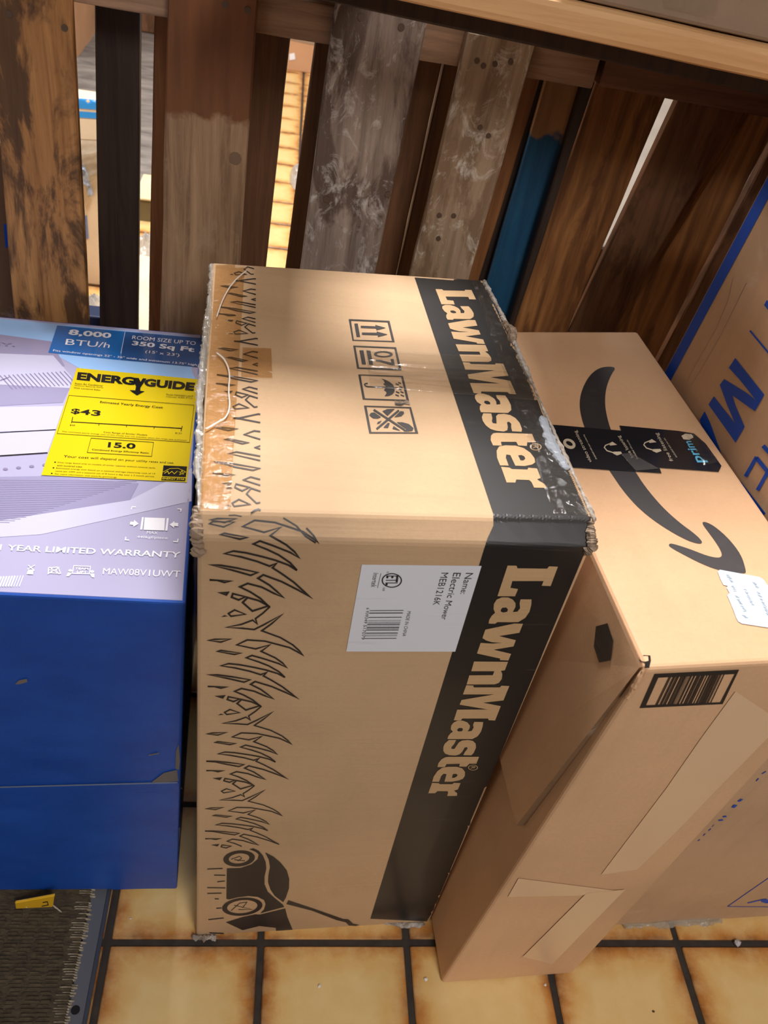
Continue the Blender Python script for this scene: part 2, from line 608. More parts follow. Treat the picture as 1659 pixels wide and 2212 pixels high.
XL, XR, YN, YF = -3.2, 3.4, -3.0, 7.0
V, Fc = box_mesh(XL, XR, YN, YF, -0.12, -0.004)
floor = struct('floor', V, Fc, M_GROUT)
GX, GY, TP, GW = 0.04658, 0.52409, 0.21931, 0.0105
ts = (TP - GW) / 2
tile_rnd = random.Random(4)
Vt, Ft = box_mesh(-ts, ts, -ts, ts, -0.010, 0.0, bevel=0.0016, seg=1)
tile_me = None
for j in range(-2, 23):
    for i in range(-7, 6):
        cx, cy = GX + (i + 0.5) * TP, GY + (j + 0.5) * TP
        if cy > 1.4 and (cx < -1.35 or cx > 0.55): continue
        if cy <= 1.4 and cx < -0.75: continue
        if tile_me is None:
            o = obj('tile', Vt, Ft, M_TILE, None)
            tile_me = o.data
        else:
            o = bpy.data.objects.new('tile', tile_me); COL.objects.link(o)
        o.parent = floor
        o.location = (cx + tile_rnd.uniform(-0.0008, 0.0008), cy + tile_rnd.uniform(-0.0008, 0.0008), tile_rnd.uniform(-0.0004, 0.0))

M_WALL = mottled('painted wall', srgb(196, 188, 176), srgb(206, 198, 186), 6, 0.8)
M_WALL2 = mottled('brown painted wall', srgb(116, 104, 92), srgb(128, 116, 102), 6, 0.8)
M_CEIL = mottled('ceiling board', srgb(214, 210, 202), srgb(224, 220, 212), 30, 0.9)
struct('wall_left', *box_mesh(XL - 0.1, XL, YN, YF, 0, CEIL), M_WALL2)
struct('wall_right', *box_mesh(XR, XR + 0.1, YN, YF, 0, CEIL), M_WALL2)
struct('wall_back', *box_mesh(XL, XR, YF, YF + 0.1, 0, CEIL), M_WALL)
struct('wall_front', *box_mesh(XL, XR, YN - 0.1, YN, 0, CEIL), M_WALL2)
struct('ceiling', *box_mesh(XL, XR, YN, YF, CEIL, CEIL + 0.1), M_CEIL)

# ------------------------------------------------------------------ mower carton (centre)
def lerp(a, b, t): return a + (b - a) * t


mower = thing('mower_carton', (0.127, 0.79, 0.0),
              'tall tan mower carton with a black band and grass print standing on the tiles', 'box')
TZ = 0.82
FLb, FRb = Vector((-0.048, 0.532, 0)), Vector((0.304, 0.554, 0))
FLt, FRt = Vector((-0.0525, 0.5318, 0.801)), Vector((0.3055, 0.5545, 0.803))
TLf, TRf = Vector((-0.0535, 0.546, TZ)), Vector((0.3075, 0.574, TZ))
TLb, TRb = Vector((-0.087, 1.023, TZ)), Vector((0.276, 1.066, TZ))
BLb, BRb = Vector((-0.083, 1.025, 0)), Vector((0.258, 1.064, 0))
bm = bmesh.new()
prof_l = [BLb, FLb, FLt, TLf, TLb]
prof_r = [BRb, FRb, FRt, TRf, TRb]
NX = 16
grid = []
for k in range(NX + 1):
    t = k / NX
    grid.append([bm.verts.new(lerp(a, b, t)) for a, b in zip(prof_l, prof_r)])
for k in range(NX):
    for q in range(5):
        a, b = grid[k], grid[k + 1]
        bm.faces.new([a[q], b[q], b[(q + 1) % 5], a[(q + 1) % 5]])
bm.faces.new(grid[0]); bm.faces.new(list(reversed(grid[-1])))
bmesh.ops.recalc_face_normals(bm, faces=bm.faces)
be = [e for e in bm.edges if (len(e.link_faces) == 2 and e.calc_face_angle(0) > 0.3)]
bmesh.ops.bevel(bm, geom=be, offset=0.0035, segments=2, affect='EDGES', profile=0.5)
bm.verts.index_update()
Vm = [v.co.copy() for v in bm.verts]; Fm = [tuple(v.index for v in f.verts) for f in bm.faces]
bm.free()
obj('carton_body', Vm, Fm, M_KR_MOWER, mower)
S_MOW = Surf(Vm, Fm, mower)

# black band over top and front
band_top = [(893, 590), (1046, 603), (1180, 872), (1293, 1122), (1062, 1114), (985, 850), (930, 690)]
decal('black_band', [[(893, 592), (1049, 604), (1178, 862), (1290, 1116), (1065, 1109)],
                     [(1065, 1109), (1290, 1116), (1288, 1150), (1272, 1176), (1052, 1165), (1066, 1135)],
                     [(1052, 1165), (1270, 1176), (930, 1990), (800, 1984)]], M_BLACK, S_MOW, 0.0005, L=7,
      label='black printed band over the top and front')

# slab lettering traced in the crops, front face
S4 = (280 / 1659.0, 940, 1200)
S5 = (220 / 1521.0, 910, 1440)
g4 = lambda p: cv(p, *S4)
g5 = lambda p: cv(p, *S5)
LETTERS = [
    g4([(925, 120), (1040, 122), (1050, 155), (1430, 160), (1455, 130), (1568, 135), (1475, 382), (1360, 378), (1385, 318), (985, 318), (960, 405), (1058, 420), (1020, 513), (795, 512)]),
    ('h', g4([(1090, 552), (1230, 553), (1228, 620), (1205, 710), (1150, 790), (1060, 843), (950, 845), (795, 843), (765, 865), (682, 862), (690, 815), (720, 765), (765, 722), (745, 680), (750, 610), (785, 555), (850, 527), (930, 527), (990, 555), (1025, 600), (1025, 650), (990, 715), (1050, 710), (1085, 665), (1078, 600)]),
     [g4([(835, 690), (855, 660), (905, 655), (930, 680), (920, 710), (870, 722), (840, 710)])]),
    g4([(1010, 862), (1122, 865), (1075, 980), (815, 1022), (1030, 1075), (1000, 1155), (745, 1197), (970, 1250), (935, 1335), (825, 1330), (830, 1310), (533, 1245), (580, 1110), (720, 1118), (860, 1110), (720, 1100), (650, 1078), (603, 1048), (640, 940)]),
    g4([(495, 1348), (930, 1352), (890, 1460), (840, 1468), (858, 1510), (850, 1570), (815, 1620), (760, 1640), (400, 1642), (435, 1525), (735, 1523), (755, 1472), (460, 1472)]),
    g5([(670, 268), (775, 272), (780, 300), (1170, 300), (1195, 275), (1312, 280), (1225, 495), (920, 528), (1185, 580), (1100, 795), (1005, 790), (995, 765), (610, 765), (590, 795), (483, 792), (535, 632), (990, 630), (570, 558), (600, 488), (1090, 405), (620, 405)]),
    ('h', g5([(790, 815), (922, 817), (915, 880), (890, 960), (840, 1030), (760, 1072), (388, 1072), (400, 1030), (435, 985), (470, 962), (438, 925), (445, 870), (480, 825), (540, 797), (620, 797), (685, 822), (725, 870), (720, 910), (690, 958), (750, 950), (780, 900), (770, 860)]),
     [g5([(530, 935), (560, 905), (605, 905), (622, 925), (605, 955), (550, 958)])]),
    g5([(410, 1085), (520, 1085), (490, 1145), (450, 1190), (445, 1215), (490, 1220), (520, 1180), (560, 1120), (610, 1092), (700, 1085), (770, 1100), (810, 1140), (815, 1200), (780, 1280), (745, 1315), (625, 1312), (650, 1265), (690, 1215), (680, 1190), (645, 1200), (610, 1260), (570, 1300), (510, 1318), (420, 1312), (355, 1290), (328, 1250), (328, 1190), (350, 1140)]),
    g5([(400, 1337), (862, 1337), (820, 1440), (715, 1440), (670, 1485), (565, 1482), (575, 1440), (375, 1445), (350, 1490), (240, 1490), (255, 1430), (300, 1375), (350, 1345)]),
    ('h', g5([(160, 1710), (185, 1630), (240, 1550), (310, 1500), (400, 1485), (530, 1485), (610, 1510), (650, 1560), (650, 1620), (620, 1665), (560, 1690), (460, 1708), (345, 1708), (375, 1595), (330, 1590), (295, 1625), (275, 1680), (262, 1710)]),
     [g5([(470, 1595), (515, 1590), (540, 1605), (530, 1630), (490, 1650), (455, 1650)])]),
    g5([(160, 1725), (255, 1730), (275, 1745), (460, 1745), (485, 1725), (585, 1730), (545, 1825), (490, 1840), (500, 1855), (535, 1880), (530, 1920), (385, 1922), (400, 1870), (390, 1850), (240, 1850), (205, 1880), (103, 1882)]),
]


def register_mark(c, rx, ry, w):
    out = [('h', ellipse(c[0], c[1], rx, ry), [ellipse(c[0], c[1], rx - w, ry - w * ry / rx)])]
    out += text_polys('R', [(c[0] + rx * .5, c[1] - ry * .45), (c[0] + rx * .42, c[1] + ry * .45), (c[0] - rx * .5, c[1] + ry * .45), (c[0] - rx * .42, c[1] - ry * .45)])
    return out


decal('band_lettering', LETTERS, M_LETTER, S_MOW, 0.0009, label='bare board slab lettering on the front band')
rc = g5([(770, 1498)])[0]
decal('registered_mark', register_mark(rc, 10.5, 6, 1.6), M_LETTER, S_MOW, 0.0009)
z6 = (260 / 1198.0, 930, 600)
src = [g4([(925, 120)])[0], g4([(1568, 135)])[0], g5([(1100, 795)])[0], g5([(483, 792)])[0], g5([(103, 1882)])[0], g5([(530, 1920)])[0]]
dst = cv([(52, 115), (405, 130), (848, 1165), (420, 1165), (755, 2040), (1165, 2095)], *z6)
HT = homography(src, dst)


def map_poly(p, f):
    if p[0] == 'h': return ('h', [f(q) for q in p[1]], [[f(q) for q in h] for h in p[2]])
    return [f(q) for q in p]


decal('top_lettering', [map_poly(p, HT) for p in LETTERS], M_LETTER, S_MOW, 0.0009, label='bare board slab lettering on the top band')
rt = cv([(1045, 1690)], *z6)[0]
decal('registered_mark', register_mark(rt, 12.5, 7.5, 2.0), M_LETTER, S_MOW, 0.0009)

# grass outlines, front: one motif repeated down the face
zg = (260 / 1659.0, 430, 1290)
G_OPEN = [
    [(1185, 1100), (1080, 1045), (920, 997), (760, 962), (560, 925), (410, 910), (300, 940), (500, 970), (700, 1015), (850, 1062), (935, 1030), (885, 1078), (1000, 1140), (1150, 1230), (1280, 1330), (1370, 1395), (1200, 1310), (1000, 1225), (775, 1157), (710, 1195), (850, 1265), (940, 1330), (1025, 1395), (900, 1350), (760, 1290), (585, 1253), (490, 1292), (620, 1345), (740, 1410), (850, 1500)],
    [(1185, 1100), (1100, 1020), (960, 940), (820, 885), (650, 830), (730, 797), (900, 845), (1100, 910), (1210, 965), (1150, 900), (1050, 830), (855, 740), (980, 650), (780, 707), (520, 652), (665, 583), (910, 600), (1100, 650), (1250, 690), (1370, 755), (1435, 797), (1380, 730), (1290, 650), (1120, 550), (865, 457), (1000, 360), (1155, 228), (900, 370), (760, 440), (600, 423), (370, 410), (580, 370), (740, 310), (800, 360), (778, 290), (880, 215), (980, 122)],
]
G_CLOSED = [
    [(125, 590), (215, 575), (440, 570), (300, 613)], [(250, 742), (300, 728), (580, 765), (485, 783)],
    [(525, 1460), (585, 1405), (720, 1435), (840, 1490), (645, 1550)],
    [(118, 1062), (250, 1065), (450, 1090), (705, 1133), (620, 1165), (400, 1115)], [(120, 1225), (395, 1230), (300, 1248)],
    [(238, 1360), (345, 1355), (325, 1382)], [(390, 1405), (405, 1367), (560, 1397), (475, 1433)],
    [(405, 220), (490, 170), (640, 230), (440, 257)]]
G_FILL = [[(305, 268), (350, 240), (400, 257)]]
F_N = (FRb - FLb).cross(FLt - FLb).normalized()


def project(P):
    c = CAM_M.transposed() @ (P - CAM_LOC)
    return (W / 2 + F * c.x / -c.z, H / 2 - F * c.y / -c.z)


def shift_front(p, dz):
    P = on_plane(p[0], p[1], FLb, F_N)
    return project(P + (FLt - FLb).normalized() * dz)


def shift_top(p, dy):
    P = on_z(p[0], p[1], TZ)
    return project(P + (TLb - TLf).normalized() * dy)


polys = []
for k in (1, 0, -1, -2):
    for closed, lst in ((False, G_OPEN), (True, G_CLOSED)):
        for pl in lst:
            q = [shift_front(p, k * 0.1545) for p in cv(pl, *zg)]
            if k == 1:
                q2 = [p for p in q if p[1] > 1120]
                if len(q2) < 2: continue
                if len(q2) < len(q): closed2 = False
                else: closed2 = closed
                q = q2
            else: closed2 = closed
            if k == -2:
                if closed and max(p[1] for p in q) > 1838: continue
                if not closed:
                    q = [p for p in q if p[1] < 1834]
                    if len(q) < 2: continue
            polys += stroke(q, 3.0 + 0.7 * (k + 1) if k > -2 else 2.3, closed2)
    if k > -2:
        for pl in G_FILL: polys.append([shift_front(p, k * 0.1545) for p in cv(pl, *zg)])
zt = (170 / 1343.0, 430, 880)
polys += stroke(cv([(180, 1985), (230, 1950), (605, 1955), (420, 2040)], *zt), 3.6, True)
polys += stroke([(612, 1119), (640, 1136), (660, 1158), (682, 1172)], 4.0)
zmf = (380 / 1659.0, 410, 1790)
for a, b in [((165, 378), (310, 372)), ((230, 435), (335, 437)), ((260, 498), (330, 490)), ((165, 553), (335, 556)), ((165, 608), (300, 605)), ((235, 658), (275, 660)), ((250, 748), (300, 745)), ((175, 855), (320, 840)), ((185, 980), (320, 985))]:
    polys += stroke(cv([a, b], *zmf), 2.2)
decal('grass_print', polys, M_INK, S_MOW, 0.0006, L=30, label='black outline grass print down the front')['kind'] = 'stuff'

T_OPEN = [[(1045, 125), (1010, 118), (690, 187), (585, 189), (690, 197), (1045, 265)], [(1045, 418), (940, 405), (770, 468), (1045, 550)], [(1045, 660), (955, 690), (1045, 717)],
          [(1045, 838), (640, 765), (500, 790), (1045, 912)], [(1045, 1235), (880, 1192), (755, 1243), (1045, 1335)], [(1050, 1438), (890, 1385), (810, 1480), (980, 1640), (1045, 1628)]]
T_CLOSED = [[(285, 355), (400, 348), (660, 370), (500, 398)], [(435, 552), (515, 543), (850, 607), (740, 625)], [(250, 935), (600, 970), (1040, 1045), (920, 1078), (600, 1020)],
            [(230, 1132), (390, 1140), (610, 1155), (450, 1175)], [(400, 1300), (540, 1300), (510, 1330)], [(610, 1370), (630, 1312), (860, 1368), (735, 1430)], [(565, 1640), (680, 1575), (870, 1660), (600, 1693)]]
T_FILL = [[(440, 1700), (510, 1668), (555, 1695)]]
polys = []
for k in range(0, 4):
    for closed, lst in ((False, T_OPEN), (True, T_CLOSED)):
        for pl in lst:
            q = [shift_top(p, k * 0.147) for p in cv(pl, *zt)]
            if min(p[1] for p in q) < 572: continue
            polys += stroke(q, 3.0 - 0.35 * k, closed)
    for pl in T_FILL:
        q = [shift_top(p, k * 0.147) for p in cv(pl, *zt)]
        if min(p[1] for p in q) > 572: polys.append(q)
polys += stroke(cv([(885, 1805), (950, 1765), (1010, 1745), (1050, 1760)], *zt), 4.0)
polys += stroke(cv([(505, 1845), (610, 1840), (730, 1862)], *zt), 2.6)
decal('grass_print', polys, M_INK, S_MOW, 0.0006, L=30, label='black outline grass print along the top')['kind'] = 'stuff'

# mower silhouette at the foot of the front
zm = lambda p: cv(p, *zmf)
decal('mower_print', [
    zm([(350, 372), (480, 368), (580, 335), (640, 285), (650, 240), (620, 215), (560, 190), (600, 182), (650, 205), (690, 250), (715, 310), (722, 370), (705, 450), (705, 520), (735, 590), (800, 650), (880, 715), (890, 735), (665, 795), (700, 760), (715, 710), (700, 670), (640, 640), (550, 632), (450, 645), (370, 665), (345, 658)]),
    ('h', zm(ellipse(465, 278, 150, 75, rot=-0.1)), [zm(ellipse(465, 278, 98, 48, rot=-0.1))]),
    ('h', zm(ellipse(495, 733, 192, 84, rot=-0.1)), [zm(ellipse(495, 733, 144, 62, rot=-0.1))]),
    zm([(710, 220), (790, 260), (860, 320), (915, 390), (938, 470), (935, 560), (905, 650), (880, 690), (800, 630), (760, 570), (738, 500), (742, 430), (757, 360), (745, 290)]),
    zm([(340, 880), (500, 830), (620, 805), (660, 808), (900, 750), (920, 830), (970, 950), (340, 993)]),
    zm([(930, 672), (1180, 755), (1450, 850), (1495, 852), (1540, 893), (1600, 905), (1560, 915), (1500, 910), (1470, 880), (1380, 858), (1150, 770), (910, 708)]),
] + stroke(zm([(390, 285), (470, 258), (490, 275), (460, 300), (420, 290), (520, 300)]), 1.4) + stroke(zm([(390, 770), (470, 700), (540, 690), (500, 740), (420, 720), (590, 760), (460, 760)]), 1.4),
    M_INK, S_MOW, 0.0006, L=40, label='black mower silhouette')

# handling marks
zi = lambda p: cv(p, 180 / 1422.0, 740, 670)
def frame(o, i): return ('h', zi(o), [zi(i)])
marks = [frame([(105, 158), (800, 188), (888, 550), (170, 525)], [(143, 185), (768, 212), (845, 532), (190, 512)]),
         zi([(200, 235), (258, 235), (298, 462), (240, 460)]),
         zi([(308, 272), (560, 282), (558, 258), (738, 308), (578, 348), (572, 318), (315, 308)]),
         zi([(328, 388), (590, 392), (580, 370), (768, 420), (605, 462), (600, 432), (335, 425)]),
         frame([(182, 610), (912, 640), (1005, 1032), (250, 1005)], [(220, 632), (885, 662), (960, 1005), (280, 985)]),
         zi([(288, 692), (355, 692), (398, 932), (332, 930)]), zi([(408, 695), (475, 697), (520, 938), (455, 935)]),
         ('h', zi(ellipse(695, 757, 160, 52, rot=0.02)), [zi(ellipse(695, 757, 112, 32, rot=0.02))]),
         zi([(565, 852), (640, 855), (835, 905), (818, 840), (868, 838), (890, 945), (820, 940), (640, 885), (568, 880)]),
         frame([(268, 1103), (1030, 1130), (1135, 1560), (345, 1530)], [(305, 1118), (1000, 1145), (1090, 1535), (380, 1512)]),
         zi([(655, 1172), (720, 1190), (800, 1230), (860, 1280), (888, 1340), (885, 1395), (850, 1440), (790, 1468), (715, 1475), (755, 1420), (740, 1390), (705, 1375), (735, 1325), (735, 1300), (690, 1265), (720, 1255), (705, 1205)]),
         frame([(365, 1635), (1165, 1660), (1290, 2110), (455, 2108)], [(408, 1655), (1140, 1680), (1240, 2090), (490, 2085)]),
         zi([(455, 1800), (480, 1760), (540, 1750), (655, 1830), (600, 1855), (520, 1850)]), zi([(680, 1730), (760, 1695), (890, 1690), (765, 1810)]),
         zi([(985, 1730), (1040, 1735), (1048, 1770), (1000, 1815), (880, 1835)]),
         zi([(920, 1918), (1020, 1920), (1130, 1950), (1210, 2020), (1190, 2065), (1090, 2075), (1035, 2070), (1090, 2035)]),
         zi([(585, 1950), (600, 1915), (670, 1890), (630, 1935)]), zi([(695, 2010), (770, 1930), (805, 1935), (775, 2015)]), zi([(870, 1985), (990, 2065), (850, 2030)])]
marks += stroke(zi([(735, 1322), (430, 1312), (385, 1295), (375, 1270), (395, 1258), (430, 1258)]), 2.4)
marks += stroke(zi([(885, 1328), (940, 1328)]), 1.6)
for a, b in [((905, 1262), (960, 1280)), ((950, 1240), (995, 1258)), ((970, 1308), (1025, 1325)), ((945, 1345), (1005, 1365)), ((910, 1395), (970, 1420)), ((985, 1395), (1040, 1415)), ((900, 1448), (960, 1470)), ((990, 1450), (1050, 1475))]:
    marks += stroke(zi([a, b]), 2.2)
marks += stroke(zi([(530, 1705), (1060, 2050)]), 4.2) + stroke(zi([(580, 2035), (960, 1715)]), 4.2)
decal('handling_symbols', marks, M_INK, S_MOW, 0.0006, label='four framed handling symbols')
decal('puncture', [zi([(890, 1545), (930, 1575), (985, 1550), (1020, 1580), (1090, 1540), (1130, 1560), (1150, 1625), (1050, 1610), (1000, 1640), (890, 1625)])], M_TORN_BROWN, S_MOW, 0.0009, label='torn hole in the board')
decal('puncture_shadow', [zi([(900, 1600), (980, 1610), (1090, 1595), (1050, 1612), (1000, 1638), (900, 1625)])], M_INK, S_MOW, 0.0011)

# product label
zl = lambda p: cv(p, 320 / 1659.0, 740, 1200)
lab = decal('product_label', [zl([(215, 95), (1555, 110), (1260, 1070), (40, 1068)])], M_LABEL, S_MOW, 0.0008, label='white product label with text and barcode')
tx = []
tx += text_polys('Name:', zl([(1462, 188), (1385, 422), (1315, 420), (1378, 186)]))
tx += text_polys('Electric Mower', zl([(1325, 186), (1165, 712), (1100, 706), (1240, 184)]))
tx += text_polys('MEB1216K', zl([(1186, 184), (1080, 548), (1008, 545), (1106, 184)]))
tx += text_polys('MADE IN CHINA', zl([(765, 618), (706, 898), (668, 893), (725, 615)]))
tx += text_polys('Intertek', zl([(400, 190), (375, 348), (315, 345), (345, 186)]))
tx += stroke(zl([(428, 190), (390, 352)]), 1.0)
tx += [('h', zl(ellipse(550, 270, 114, 82)), [zl(ellipse(550, 270, 100, 70))])]
tx += text_polys('ETL', zl([(625, 215), (612, 325), (478, 325), (490, 215)]), 0.02)
tx += text_polys('us', zl([(475, 352), (468, 388), (445, 385), (452, 350)])) + text_polys('c', zl([(518, 172), (512, 188), (490, 186), (495, 170)]))
tx += text_polys('6 939349 517079', zl([(300, 578), (245, 932), (207, 930), (268, 575)]))
for y, wd, g in [(608, 2.0, 0), (636, 2.6, 0), (684, 2.2, 0), (718, 1.2, 0), (737, 1.2, 0), (750, 1.0, 0), (764, 2.4, 0), (782, 1.0, 0), (800, 2.8, 0), (816, 1.2, 0), (828, 2.0, 0), (860, 2.4, 0), (880, 1.0, 0), (893, 1.0, 0), (920, 2.0, 0)]:
    t = (y - 608) / 312.0
    tx += stroke(zl([(302 - 54 * t, y), (680 - 78 * t, y - 2)]), wd * 0.75)
o = decal('label_print', tx, M_INK, S_MOW, 0.0011, parent=lab)

# tapes and torn edges of the mower carton
rnd = random.Random(7)
film('packing_tape', [(789, 757), (1125, 778), (1168, 868), (800, 838)], 70, 80, M_TAPE, S_MOW, 0.0012, 0.0010, rnd, 0, folds=((0.30, 0.05, 0.0013, 0.04), (0.40, 0.05, 0.0020, 0.03), (0.50, 0.045, 0.0018, -0.03), (0.58, 0.04, 0.0022, 0.02), (0.66, 0.05, 0.0018, 0.02), (0.88, 0.03, 0.0012, 0.02)), label='clear crinkled tape across the top')
film('packing_tape', [(1018, 606), (1046, 606), (1286, 1116), (1195, 1112)], 16, 90, M_TAPE2, S_MOW, 0.0012, 0.0010, rnd, 1, label='shiny clear tape along the right top edge')
film('packing_tape', [(466, 574), (529, 571), (497, 1103), (432, 1098)], 12, 60, M_TAPE_TAN, S_MOW, 0.0010, 0.0008, rnd, 1, label='glossy tan tape along the left top edge')
film('packing_tape', [(524, 752), (586, 754), (588, 818), (521, 816)], 8, 8, M_TAPE_TAN, S_MOW, 0.0011, 0.0004, rnd, 0, label='short torn tan tape stub')

M_STRING = flat('pale plastic string', srgb(214, 206, 196), 0.2)  # pale colour stands in for glints along the thin plastic
for ps, wd in (([(468, 768), (486, 782), (497, 812), (493, 850), (497, 884), (489, 908), (470, 918), (446, 932)], 3.2), ([(532, 590), (505, 612), (482, 648), (468, 690)], 2.4)):
    decal('plastic_string', stroke(chaikin_open(ps), wd), M_STRING, S_MOW, 0.0035, label='curled plastic strip with its glints painted pale')


def torn_strip(name, path, wid, mat, parent, rnd, seg=60, rise=0.006, label=None, lump=1.0):
    """ragged rolled strip following a 3D path"""
    P = []
    n = len(path) - 1
    for k in range(seg + 1):
        t = k / seg * n; i = min(int(t), n - 1)
        P.append(lerp(path[i], path[i + 1], t - i))
    V, Fc = [], []
    R = 7
    wk = 0.5
    for k, p in enumerate(P):
        tang = (P[min(k + 1, seg)] - P[max(k - 1, 0)]).normalized()
        up = Vector((0, 0, 1)) if abs(tang.z) < 0.8 else Vector((0, -1, 0))
        sd = tang.cross(up).normalized(); up = sd.cross(tang)
        wk = min(1.0, max(0.12, wk + rnd.uniform(-0.22, 0.22))) if k else 0.5
        s = 0.25 + 0.95 * wk
        p = p + sd * wid * 0.5 * (wk - 0.5)
        if k in (0, seg): s = 0.1
        for a in range(R):
            th = 2 * math.pi * a / R
            rr = 1 + 0.45 * lump * (rnd.random() - 0.5)
            V.append(p + sd * math.cos(th) * wid * s * rr + up * (math.sin(th) * rise * s * rr))
    for k in range(seg):
        for a in range(R):
            b = (a + 1) % R
            Fc.append((k * R + a, k * R + b, (k + 1) * R + b, (k + 1) * R + a))
    o = obj(name, V, Fc, mat, parent)
    if label: o['label'] = label
    return o


torn_strip('torn_edge', [TRb, lerp(TRb, TRf, .25) + Vector((0.004, 0, 0)), lerp(TRb, TRf, .6), TRf + Vector((0.002, 0, -0.002))], 0.0032, M_TORN, mower, rnd, 150, 0.0028, 'frayed grey paper along the right top edge')
torn_strip('torn_edge', [lerp(TRb, TRf, .66) + Vector((-0.006, 0, 0.001)), lerp(TRb, TRf, .78) + Vector((-0.008, 0, 0.001)), lerp(TRb, TRf, .85) + Vector((-0.004, 0, 0))], 0.0055, flat('pale tape scrap', srgb(150, 156, 164), 0.3), mower, rnd, 24, 0.002, 'pale peeled tape scrap')
torn_strip('crushed_corner', [TRf + Vector((-0.004, -0.002, 0.0)), FRt + Vector((0.001, -0.002, 0.002)), FRt + Vector((-0.004, -0.001, -0.008))], 0.0042, M_TORN_BROWN, mower, rnd, 40, 0.004, 'crushed brown corner')
torn_strip('torn_edge', [lerp(TRb, TRf, .24), lerp(TRb, TRf, .29) + Vector((0.008, 0, 0.0)), lerp(TRb, TRf, .34)], 0.005, M_TORN_BROWN, mower, rnd, 20, 0.006, 'frayed brown tuft')
torn_strip('edge_tape', [TLb + Vector((0, 0, -0.002)), lerp(TLb, TLf, .3), lerp(TLb, TLf, .65) + Vector((-0.004, 0, 0)), TLf], 0.0038, M_TAPE_EDGE, mower, rnd, 150, 0.003, 'crinkled clear tape along the left top edge')
torn_strip('crushed_corner', [TLf + Vector((-0.002, 0.008, -0.002)), FLt + Vector((0.0, 0, 0.006)), FLt + Vector((0.003, -0.001, -0.018))], 0.0055, M_KR_GREY, mower, rnd, 26, 0.005, 'crumpled front left top corner')
torn_strip('crushed_corner', [FLb + Vector((-0.006, -0.003, 0.006)), FLb + Vector((0.012, -0.004, 0.005)), FLb + Vector((0.03, -0.003, 0.004))], 0.005, M_TORN, mower, rnd, 26, 0.005, 'crumpled foot corner')
torn_strip('bottom_flap', [FRb + Vector((-0.075, -0.003, 0.005)), FRb + Vector((-0.04, -0.005, 0.004)), FRb + Vector((-0.008, -0.004, 0.005))], 0.004, M_TORN, mower, rnd, 20, 0.003, 'pale torn bottom flap')

# ------------------------------------------------------------------ air conditioner carton (left)
ac = thing('appliance_carton', (-0.35, 0.85, 0.0), 'blue and lavender carton with a yellow energy label, left of the mower carton', 'box')
AZ0, AZ1 = 0.0128, 0.651
A_c = [Vector((-0.62, 0.5852, AZ0)), Vector((-0.083, 0.595, AZ0)), Vector((-0.112, 1.13, AZ0)), Vector((-0.65, 1.115, AZ0)),
       Vector((-0.62, 0.583, AZ1)), Vector((-0.0695, 0.593, AZ1)), Vector((-0.1065, 1.135, AZ1)), Vector((-0.655, 1.118, AZ1))]
Va, Fa = hex_mesh(A_c, 0.003, 2)
def blue_board():
    m, nt, p = new_mat('blue printed board')
    n = noise(nt, coords(nt, 'World', scale=(1, 1, 2)), 9, 5, 0.6)
    f = noise(nt, coords(nt, 'World', scale=(1, 1, 1)), 260, 4, 0.7)
    b = ramp(nt, n, [(0.3, srgb(16, 66, 156)), (0.7, srgb(26, 82, 176))])
    b = mixc(nt, ramp(nt, f, [(0.4, 0.0), (0.8, 0.25)]), b, srgb(54, 92, 150))
    nt.links.new(b, p.inputs['Base Color']); p.inputs['Roughness'].default_value = 0.42
    nt.links.new(bump(nt, f, 0.15, 0.001), p.inputs['Normal'])
    return m
M_BLUE = blue_board()
obj('carton_body', Va, Fa, M_BLUE, ac)
S_AC = Surf(Va, Fa, ac)
def lav(name, c, rough=0.16):
    m, nt, p = new_mat(name)
    n = noise(nt, coords(nt, 'World', scale=(1, 6, 1)), 14, 3, 0.5)
    p.inputs['Base Color'].default_value = c
    p.inputs['Roughness'].default_value = rough
    p.inputs['Coat Weight'].default_value = 0.6; p.inputs['Coat Roughness'].default_value = 0.06
    nt.links.new(bump(nt, n, 0.08, 0.004), p.inputs['Coat Normal'])
    return m
za = lambda p: cv(p, 460 / 1542.0, 0, 660)
L_BASE = lav('lavender print', srgb(168, 166, 198))
L_SKY = lav('pale blue print', srgb(150, 192, 242))
L_PALE = lav('pale lavender print', srgb(190, 190, 218))
L_MID = lav('mid lavender print', srgb(146, 142, 176))
L_DARK = lav('dark lavender print', srgb(134, 126, 160))
L_HEAD = lav('header blue print', srgb(34, 104, 178))
L_HEAD2 = lav('header navy print', srgb(44, 84, 142))
def yellow_mat(): return lav('yellow label paper', srgb(214, 190, 18), 0.22)
L_YEL = yellow_mat()
L_BLK = lav('black label print', srgb(26, 26, 28))
L_WHT = lav('white label print', srgb(236, 238, 246))
top_all = [project(p + Vector((0, 0, 0))) for p in (A_c[4], A_c[5], A_c[6], A_c[7])]
q = [project(Vector(p)) for p in ((-0.617, 0.5875, AZ1), (-0.0735, 0.5965, AZ1), (-0.1105, 1.131, AZ1), (-0.651, 1.114, AZ1))]
decal('printed_top', [q], L_BASE, S_AC, 0.0003, label='glossy lavender printed top')
decal('printed_sky', [za([(-800, 20), (1475, 238), (1462, 470), (1430, 700), (900, 640), (300, 300), (-800, 200)])], L_SKY, S_AC, 0.0005, L=25, label='pale blue printed background')
decal('printed_unit', [za([(-300, 190), (0, 212), (370, 262), (470, 440), (0, 420), (-300, 410)]), za([(-300, 560), (505, 600), (455, 705), (-300, 745)])], L_MID, S_AC, 0.0006, L=25, label='printed picture of the appliance front')
